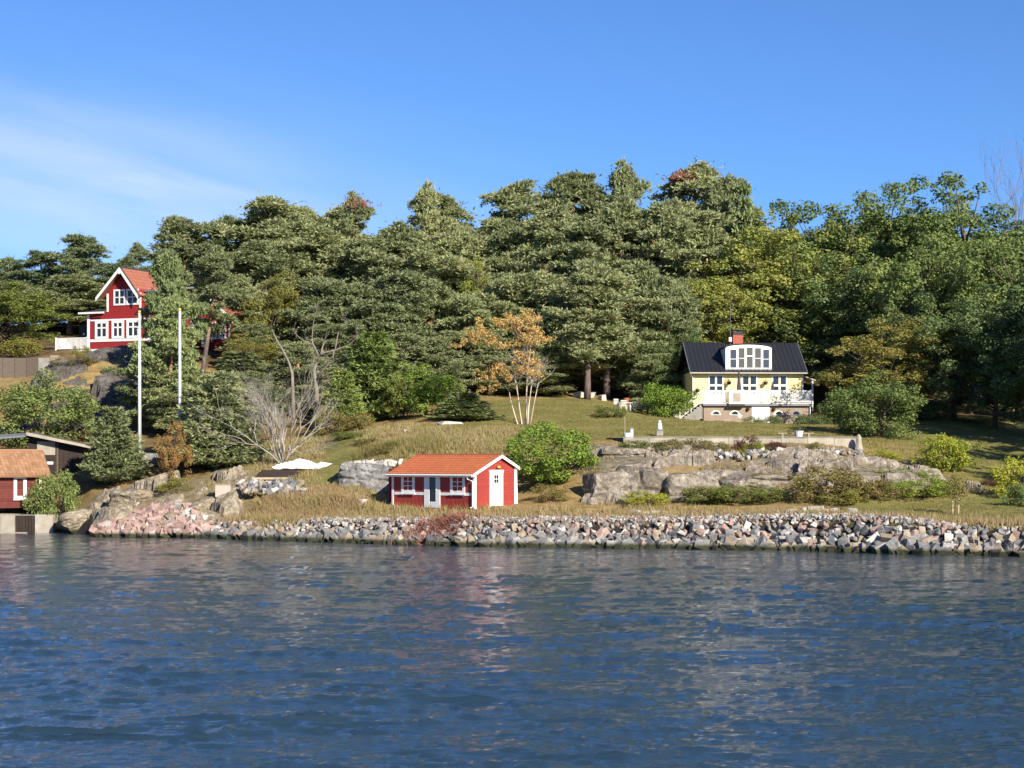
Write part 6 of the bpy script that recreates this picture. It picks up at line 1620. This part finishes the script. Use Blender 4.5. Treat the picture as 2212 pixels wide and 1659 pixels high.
tw.build('twig', BK['dead'], dt)
# leaning dead stem
r1 = P(*zp7(660, 690), 152.0); r1[2] = gz(r1[0], r1[1]) - .1
ds = thing('dead_tree', 'bare dead stem leaning left behind the grey shrub', 'dead tree', r1)
MB().tube([(0, 0, 0), P(*zp7(640, 690), 152) - r1, P(*zp7(600, 570), 152) - r1, P(*zp7(540, 450), 152) - r1, P(*zp7(490, 370), 152) - r1, P(*zp7(440, 255), 152) - r1], [.16, .13, .11, .09, .07, .03], 6).build('trunk', BK['dead'], ds, True)
# dead stump in the shade behind
r2 = PG(722, 155, -.1)
sp = thing('tree_stump', 'thick broken grey trunk standing behind the bare shrub', 'tree stump', r2)
MB().tube([(0, 0, 0), (.05, 0, 1.2), (0, .1, 2.6), (-.05, .1, 3.6)], [.45, .36, .33, .26], 8).build('trunk', BK['bark'], sp, True)

# ---- sapling tied to stakes
sr = PG(2064, 109.5, 0)
sa = thing('sapling', 'thin young tree tied between two pale wooden stakes', 'sapling', sr)
MB().tube([(0, 0, -.1), (.02, 0, .9), (-.03, 0, 1.9)], [.03, .025, .012], 6).build('trunk', BK['bark'], sa)
for sx in (-.16, .16): MB().tube([(sx * 1.0, 0, -.1), (sx * 1.15, 0, .86)], [.045, .045], 6).build('stake', M['palewood'], sa)
rg = np.random.default_rng(90)
Vl, Ql = leaf_clumps([np.array((rg.normal() * .38, rg.normal() * .38, 1.55 + rg.normal() * .32)) for _ in range(46)], [.22 + .14 * rg.random() for _ in range(46)], 300, .06, rg)
link('crown', fastmesh('crown', Vl, quads=Ql, mats=[LM['olive']]), sa)

# ------------------------------------------------------------------ grasses
def grass(name, label, cat, n, region, hgt, wid, mat, seed, lean=.35, tuft=5, dens=None):
    rg = np.random.default_rng(seed)
    X = region[0] + (region[1] - region[0]) * rg.random(n * 3); Y = region[2] + (region[3] - region[2]) * rg.random(n * 3)
    k = dens(X, Y) > rg.random(len(X)); X, Y = X[k][:n], Y[k][:n]
    Z = ground(X, Y)
    hh = hgt * (.55 + .45 * (vnoise(X * .7, Y * .7, seed) + 1) / 2 + .25 * rg.random(len(X)))
    out = []
    for _ in range(tuft):
        p = np.stack([X + rg.normal(size=len(X)) * .10, Y + rg.normal(size=len(X)) * .10, Z - .03], 1)
        d = unit(np.stack([rg.normal(size=len(X)) * lean, rg.normal(size=len(X)) * lean, np.ones(len(X))], 1))
        n_ = len(p)
        side = unit(np.cross(d, rg.normal(size=(n_, 3))))
        l = (hh * (.6 + .6 * rg.random(n_)))[:, None]
        V = np.stack([p - side * wid, p + side * wid, p + d * l], 1).reshape(-1, 3)
        out.append((V, np.arange(n_ * 3).reshape(-1, 3)))
    V, Q = join(out)
    tag(link(name, fastmesh(name, V, tris=Q, mats=[mat])), label, cat, None, 'stuff')
def in_strip(t0, t1, x0, x1):
    def f(X, Y):
        t = Y - shore(X); c = X / Y * F + CX
        return sstep((t - t0) / 1.0) * sstep((t1 - t) / 1.2) * sstep((c - x0) / 25) * sstep((x1 - c) / 25) * (.35 + .65 * (vnoise(X * .45, Y * .45, 3) > -.25))
    return f
grass('shore_grass', 'dry straw coloured grass strip above the shore stones', 'grass', 9000, (-20, 33, 100, 126), .55, .022, LM['dry'], 1, dens=in_strip(1.7, 6.5, 430, 2400))
grass('shore_grass', 'greener grass mixed into the dry strip at the boathouse door', 'grass', 2500, (-20, 33, 100, 126), .4, .022, LM['greengrass'], 2, dens=in_strip(3.0, 7.0, 600, 2400))
grass('ledge_grass', 'dry grass tufts rooted in the cracks of the rock below the wall', 'grass', 2600, (4, 30, 117, 129), .34, .022, LM['dry'], 21, .5, dens=lambda X, Y: m_right(X, Y) * (vnoise(X * .8, Y * 1.1, 44) > .35))
grass('ledge_grass', 'green weeds rooted in the cracks of the rock below the wall', 'grass', 1500, (4, 30, 117, 129), .26, .03, LM['greengrass'], 22, .7, dens=lambda X, Y: m_right(X, Y) * (vnoise(X * .9, Y * 1.2, 47) > .4))
def patch(cx, y0, y1, x0, x1, s=1.5):
    return lambda X, Y: box_mask(X, Y, x0, x1, y0, y1, s) * (.3 + .7 * (vnoise(X * .5, Y * .5, 8) > -.3))
grass('tall_dry_grass', 'tall dry grass on the bank behind the boathouse roof', 'grass', 5000, (-12, 5, 126, 139), .5, .024, LM['dry'], 3, dens=patch(0, 128, 138, -10, 3.6))
grass('tall_green_grass', 'greener tall grass left on the bank behind the boathouse', 'grass', 2500, (-12, 5, 126, 139), .6, .024, LM['greengrass'], 4, dens=patch(0, 127.5, 134, -10.5, -5))
grass('tall_dry_grass', 'tall dry grass mound left of the boathouse near the shore', 'grass', 4000, (-18, -8, 119, 128), .5, .024, LM['dry'], 5, dens=patch(0, 120, 126, -16.5, -9.6))
grass('dry_grass_slope', 'short dry grass on the slope around the white tarpaulin', 'grass', 5000, (-22, -6, 126, 146), .35, .026, LM['dry'], 6, dens=lambda X, Y: box_mask(X, Y, -20, -8, 127, 145, 3) * (1 - np.clip(cover(X, Y)[0] * 1.3, 0, 1)))
grass('lawn_grass', 'short mown grass of the lawn before the yellow house', 'grass', 14000, (-10, 28, 129, 168), .13, .03, LM['greengrass'], 7, .6, 3, dens=lambda X, Y: box_mask(X, Y, -7, 26, 130, 166, 3))
grass('lawn_grass', 'short grass on the shaded ground at the right', 'grass', 7000, (18, 46, 103, 145), .16, .03, LM['greengrass'], 9, .6, 3, dens=lambda X, Y: box_mask(X, Y, 21, 44, 106, 143, 4) * (1 - m_right(X, Y)))
rg = np.random.default_rng(66)
n = 2600; X = rg.normal(size=n) * 1.05 - 4.6; Y = 113.7 + rg.normal(size=n) * .5
p = np.stack([X, Y, ground(X, Y) + .25 * rg.random(n)], 1)
d = unit(rg.normal(size=(n, 3)) * np.array((.9, .9, .4)) + np.array((0, -.3, .5)))
Vb, Qb = blades(p, d, .5, .02, rg)
tag(link('withered_plants', fastmesh('withered_plants', Vb, quads=Qb, mats=[LM['rusty']])), 'rust brown withered plants sprawling over the stones before the boathouse', 'withered plants', None, 'stuff')
# ------------------------------------------------------------------ stones
def rock_mesh(name, seed, mat, **k):
    V, T = rock_shape(seed, **k)
    return fastmesh(name, V, tris=T, mats=[mat])
RSS = [hull_shape(200 + i, 8 + i % 4, .5 + .06 * (i % 4)) for i in range(14)]
def rotm(rg):
    q = unit(rg.normal(size=4)); w, x, y, z = q
    return np.array([[1 - 2 * (y * y + z * z), 2 * (x * y - z * w), 2 * (x * z + y * w)], [2 * (x * y + z * w), 1 - 2 * (x * x + z * z), 2 * (y * z - x * w)], [2 * (x * z - y * w), 2 * (y * z + x * w), 1 - 2 * (x * x + y * y)]])
class Heap:
    """many stones: the largest seen become parts, the rest one joined part"""
    def __init__(s): s.items = []
    def add(s, p, size, mat, sc=(1, 1, 1)): s.items.append((p, size, mat, sc))
    def build(s, root, n_parts, seed, part='stone', fill='stone_fill', shapes=RSS):
        rg = np.random.default_rng(seed)
        cam_ = np.array((0, 0, CAMH)); o = np.array(root.location)
        def seen(it):
            p, sz = it[0], it[1]; c = p[0] / p[1] * F + CX
            return sz / np.linalg.norm(p - cam_) * (1 if -10 < c < 2222 else .05)
        it = sorted(s.items, key=seen, reverse=True)
        cache = {}
        for p, sz, mt, sc in it[:n_parts]:
            k = rg.integers(len(shapes))
            key = (k, mt)
            if key not in cache: cache[key] = fastmesh(part, shapes[k][0], tris=shapes[k][1], mats=[M[mt]])
            e = rg.random(3) * 6.28
            link(part, cache[key], root, p - o, tuple(e) if sc == (1, 1, 1) else (rg.normal() * .15, rg.normal() * .15, e[2] * .1), tuple(sz * np.array(sc)))
        rest = it[n_parts:]
        if rest:
            Vs, Ts, mi, b = [], [], [], 0
            mats = sorted({r[2] for r in rest})
            for p, sz, mt, sc in rest:
                V, T = RSS[rg.integers(len(RSS))]
                V2 = (V * sz * np.array(sc)) @ rotm(rg).T + p - o
                Vs.append(V2); Ts.append(T + b); b += len(V2); mi += [mats.index(mt)] * len(T)
            o_ = link(fill, fastmesh(fill, np.concatenate(Vs), tris=np.concatenate(Ts), mats=[M[m] for m in mats], midx=mi), root)
            o_['kind'] = 'stuff'
rg = np.random.default_rng(12)
hp = Heap()
xs = axis(420, 2300, 5.0)
def bank_pt(X, t):
    Y = float(shore(np.array([X]))[0]) + t
    return np.array((X, Y, float(ground_base(np.array([X]), np.array([Y]))[0])))
X = (415 - CX) / F * 124
while X < 35:
    col = X / float(shore(np.array([X]))[0]) * F + CX
    big = 1.0 + .22 * (col > 1880) + .1 * math.sin(X * .7)
    rows = 8
    for r in range(rows):
        t = -.15 + 2.4 * (r + rg.random() * .8) / rows - .1
        p = bank_pt(X + rg.normal() * .16, t)
        sz = (.36 + .52 * rg.random() ** 1.8) * big * (1.15 - .11 * r)
        p[2] += .0 + .12 * rg.random(); p[1] += rg.normal() * .12
        u = rg.random()
        low = r <= 1
        mt = 'rock_dark' if u < .30 else 'rock_grey' if u < .70 else ('rock_tan' if low or u < .88 else 'rock_pale') if u < .96 else 'rock_pink'
        if r >= 4: mt = 'rock_pink' if u < .16 else 'rock_pale' if u < .3 else mt
        hp.add(p, sz, mt)
    X += .235 * big
sw = thing('stone_revetment', 'bank of broken grey and tan stones along the water', 'stone bank', (3, 110, 0))
hp.build(sw, 300, 5)
# pink granite rubble
hp = Heap(); rg = np.random.default_rng(13)
for i in range(330):
    x = rg.uniform(212, 440); top = np.interp(x, [205, 250, 310, 350, 405, 440], [1146, 1126, 1108, 1092, 1094, 1124])
    y = rg.uniform(top, 1158)
    f = (1158 - y) / 68
    Y = 124.3 + f * 2.9 - (x - 212) / 220 * 1.6
    p = P(x, y, Y)
    p[2] = max(p[2], gz(p[0], p[1]) * .6)
    hp.add(p, (.40 + .50 * rg.random() ** 1.6) * 1.0, 'rock_pink' if rg.random() < .80 else ('rock_pale' if rg.random() < .5 else 'rock_tan'))
pk = thing('rubble_heap', 'heap of broken pink granite by the water', 'rubble heap', (-22, 126, .5))
hp.build(pk, 240, 6)
# fine pinkish gravel along the top of the bank
hp = Heap(); rg = np.random.default_rng(14)
for i in range(5200):
    X = rg.uniform(-15, 24); t = 2.0 + abs(rg.normal()) * .75
    Y = float(np.interp(X, _shX, _shY)) + t
    hp.items.append((np.array((X, Y, 0.0)), .10 + .16 * rg.random() ** 2, rg.choice(['rock_pink', 'rock_pale', 'rock_pale', 'rock_grey']), (1, 1, 1)))
_p = np.array([i[0] for i in hp.items]); _z = ground_base(_p[:, 0], _p[:, 1])
Vs, Ts, mi, b = [], [], [], 0
mats = ['rock_pink', 'rock_pale', 'rock_grey']
g8 = [hull_shape(300 + i, 8) for i in range(5)]
for (p, sz, mt, _), z in zip(hp.items, _z):
    V, T = g8[rg.integers(5)]
    V2 = V * sz * np.array((1, 1, .8)) @ rotm(rg).T + np.array((p[0], p[1], z + sz * .25)); Vs.append(V2); Ts.append(T + b); b += len(V2); mi += [mats.index(mt)] * len(T)
tag(link('gravel', fastmesh('gravel', np.concatenate(Vs), tris=np.concatenate(Ts), mats=[M[m] for m in mats], midx=mi)), 'pinkish gravel strewn along the top of the stone bank', 'gravel', None, 'stuff')

# ---- single boulders and stones laid on the turf
def boulder_mesh(seed, mat, sub=4, flat=(1, .8, .6), cuts=10):
    V, T = block_shape(seed, sub)
    return fastmesh('boulder', V, tris=T, mats=[mat])
def boulder(x0, x1, y0, y1, Y, mat, label, seed, rot=0.0, cat='boulder', depth=.8, name='boulder', sub=3, group=None, tilt=0.0):
    cx, cy = (x0 + x1) / 2, (y0 + y1) / 2
    c = P(cx, cy, Y); w = (x1 - x0) / F * Y; h = (y1 - y0) / F * Y
    me = boulder_mesh(seed, M[mat], sub, (1, 1, 1))
    d = np.array([v.co[:] for v in me.vertices]); ext = d.max(0) - d.min(0)
    return tag(link(name, me, None, c, (0, tilt, rot), (w / ext[0], w * depth / ext[1], h / ext[2])), label, cat, group)
boulder(728, 852, 1000, 1066, 127.0, 'greyrock', 'big grey overhanging boulder left of the red boathouse', 401, .1, depth=.7, sub=4, tilt=.12)
boulder(296, 342, 978, 1016, 138.5, 'greyrock', 'dark grey boulder at the foot of the first flagpole', 402, .4)

boulder(232, 352, 1056, 1125, 130.8, 'shorerock', 'rounded tawny shore rock above the pink rubble', 404, .3, sub=4)
boulder(410, 470, 1076, 1124, 127.6, 'shorerock', 'sloping tawny rock right of the pink rubble', 405, .5, sub=4, tilt=-.3)
boulder(464, 545, 1072, 1112, 127.4, 'shorerock', 'smooth tawny rock below the pale box', 406, .2, sub=4)
boulder(128, 214, 1100, 1148, 130.6, 'shorerock', 'jagged tawny rock beside the quay', 407, .3, sub=4, tilt=-.25)
boulder(188, 230, 1084, 1126, 131.0, 'rock_tan', 'orange tinted rock under the young pine', 408, .1, sub=4)

for i, (x0, x1, y0, y1, Y, lab) in enumerate([
    (868, 892, 938, 954, 137.5, 'white boulder standing alone in the grass above the boathouse'),
    (944, 1000, 932, 942, 142.0, 'flat pale rock showing in the turf left of the birch'),
    (1236, 1262, 828, 846, 172.0, 'pale boulder at the far edge of the lawn, nearest the birch'),
    (1262, 1290, 832, 848, 172.5, 'pale boulder at the far edge of the lawn by the first dark trunk'),
    (1292, 1312, 830, 850, 172.0, 'pale boulder at the far edge of the lawn by the second dark trunk'),
    (776, 792, 1068, 1084, 121.0, 'round pale stone on the path in the boathouse shadow')]):
    c = P((x0 + x1) / 2, (y0 + y1) / 2, Y); w_ = (x1 - x0) / F * Y; h_ = (y1 - y0) / F * Y
    Vb_, Tb_ = RSS[(i * 3) % 14]; ext = Vb_.max(0) - Vb_.min(0)
    tag(link('boulder', fastmesh('boulder', Vb_, tris=Tb_, mats=[M['rock_pale']]), None, PG((x0 + x1) / 2, Y, h_ * .22), (0, 0, i * .5), (w_ / ext[0], w_ * .8 / ext[1], h_ * .9 / ext[2])), lab, 'boulder')
rg = np.random.default_rng(31)
# row of white stones behind the boathouse
rw = thing('stone_row', 'row of white stones edging the bank above the big grey boulder', 'stone edging', P(800, 1003, 128.5))
for i in range(15):
    x = 757 + i * 7.6; sz = .30 + .25 * rg.random(); p = P(x, 1003 - 3 * rg.random(), 128.2 + rg.normal() * .15)
    link('stone', fastmesh('stone', *[RSS[i % 8][0]], tris=RSS[i % 8][1], mats=[M['rock_pale']]), rw, p - np.array(rw.location), tuple(rg.random(3) * 6), (sz, sz, sz))
# dry stone remains below the tarpaulin
hp = Heap()
for i in range(120):
    x = rg.uniform(520, 660); y = rg.uniform(1040, 1064) + (x - 590) * .03
    hp.add(P(x, y, 127.5 - (y - 1040) * .07), .22 + .3 * rg.random(), rg.choice(['rock_grey', 'rock_pale', 'rock_dark', 'rock_tan']))
ds_ = thing('stone_pile', 'loose pile of small grey stones below the white tarpaulin', 'stone pile', PG(590, 127))
hp.build(ds_, 90, 9)
# white stones edging the grass by the shore
for x, w_ in [(1374, 26), (1398, 16), (1414, 20), (1436, 14), (1676, 20), (1710, 24), (1738, 22), (1762, 30), (1784, 18), (1800, 20), (1842, 26)]:
    Y = 113.0 - (x - 1374) * .0065; p = PG(x, Y)
    s_ = w_ / F * Y
    k = int(x) % 8
    tag(link('edging_stone', fastmesh('edging_stone', RSS[k][0], tris=RSS[k][1], mats=[M['rock_pale']]), None, p + np.array((0, 0, s_ * .25)), (0, 0, x), (s_ * 1.1, s_ * .8, s_ * .7)),
        'white stone lying in the row between the dry grass and the shrubs', 'stone', 'white edging stones in the grass strip')
# rubble along the foot of the retaining wall, on the ledges
hp = Heap()
for i in range(260):
    x = rg.uniform(1400, 1860); y = np.interp(x, [1400, 1480, 1600, 1700, 1860], [990, 996, 1010, 1008, 986]) + rg.normal() * 6 - 2
    Y = np.interp(y, [975, 1020], [127.3, 122.8]); X = (x - CX) / F * Y
    hp.add(np.array((X, Y, gz(X, Y) + .25)), .16 + .28 * rg.random() ** 2, rg.choice(['rock_tan', 'rock_tan', 'rock_grey', 'rock_grey', 'rock_pale']))
rb = thing('rubble', 'strip of pale broken stones on the ledge below the retaining wall', 'rubble', PG(1620, 125))
hp.build(rb, 160, 10)

# large blocks of the outcrop
for i, (x0, x1, y0, y1, Y, rot, lab) in enumerate([
    (1258, 1352, 1018, 1098, 119.2, .15, 'tall brown rock block beside the round bush'),
    (1330, 1440, 1008, 1094, 119.6, -.1, 'cracked rock block with a slanting pale top'),
    (1436, 1560, 1022, 1100, 119.0, .1, 'broad rock block right of the lime shrub'),
    (1550, 1720, 1022, 1060, 120.0, .12, 'long grey slab behind the hedge bushes'),
    (1300, 1400, 966, 1000, 126.0, .1, 'pale rock shelf left of the retaining wall corner'),
    ]):
    boulder(x0 - 6, x1 + 6, y0, y1 + 10, Y, 'bedrock', lab, 450 + i * 3, rot, cat='rock', name='rock_block', depth=.75, sub=4, tilt=(-.12, .1, .05, .06, .03)[i])
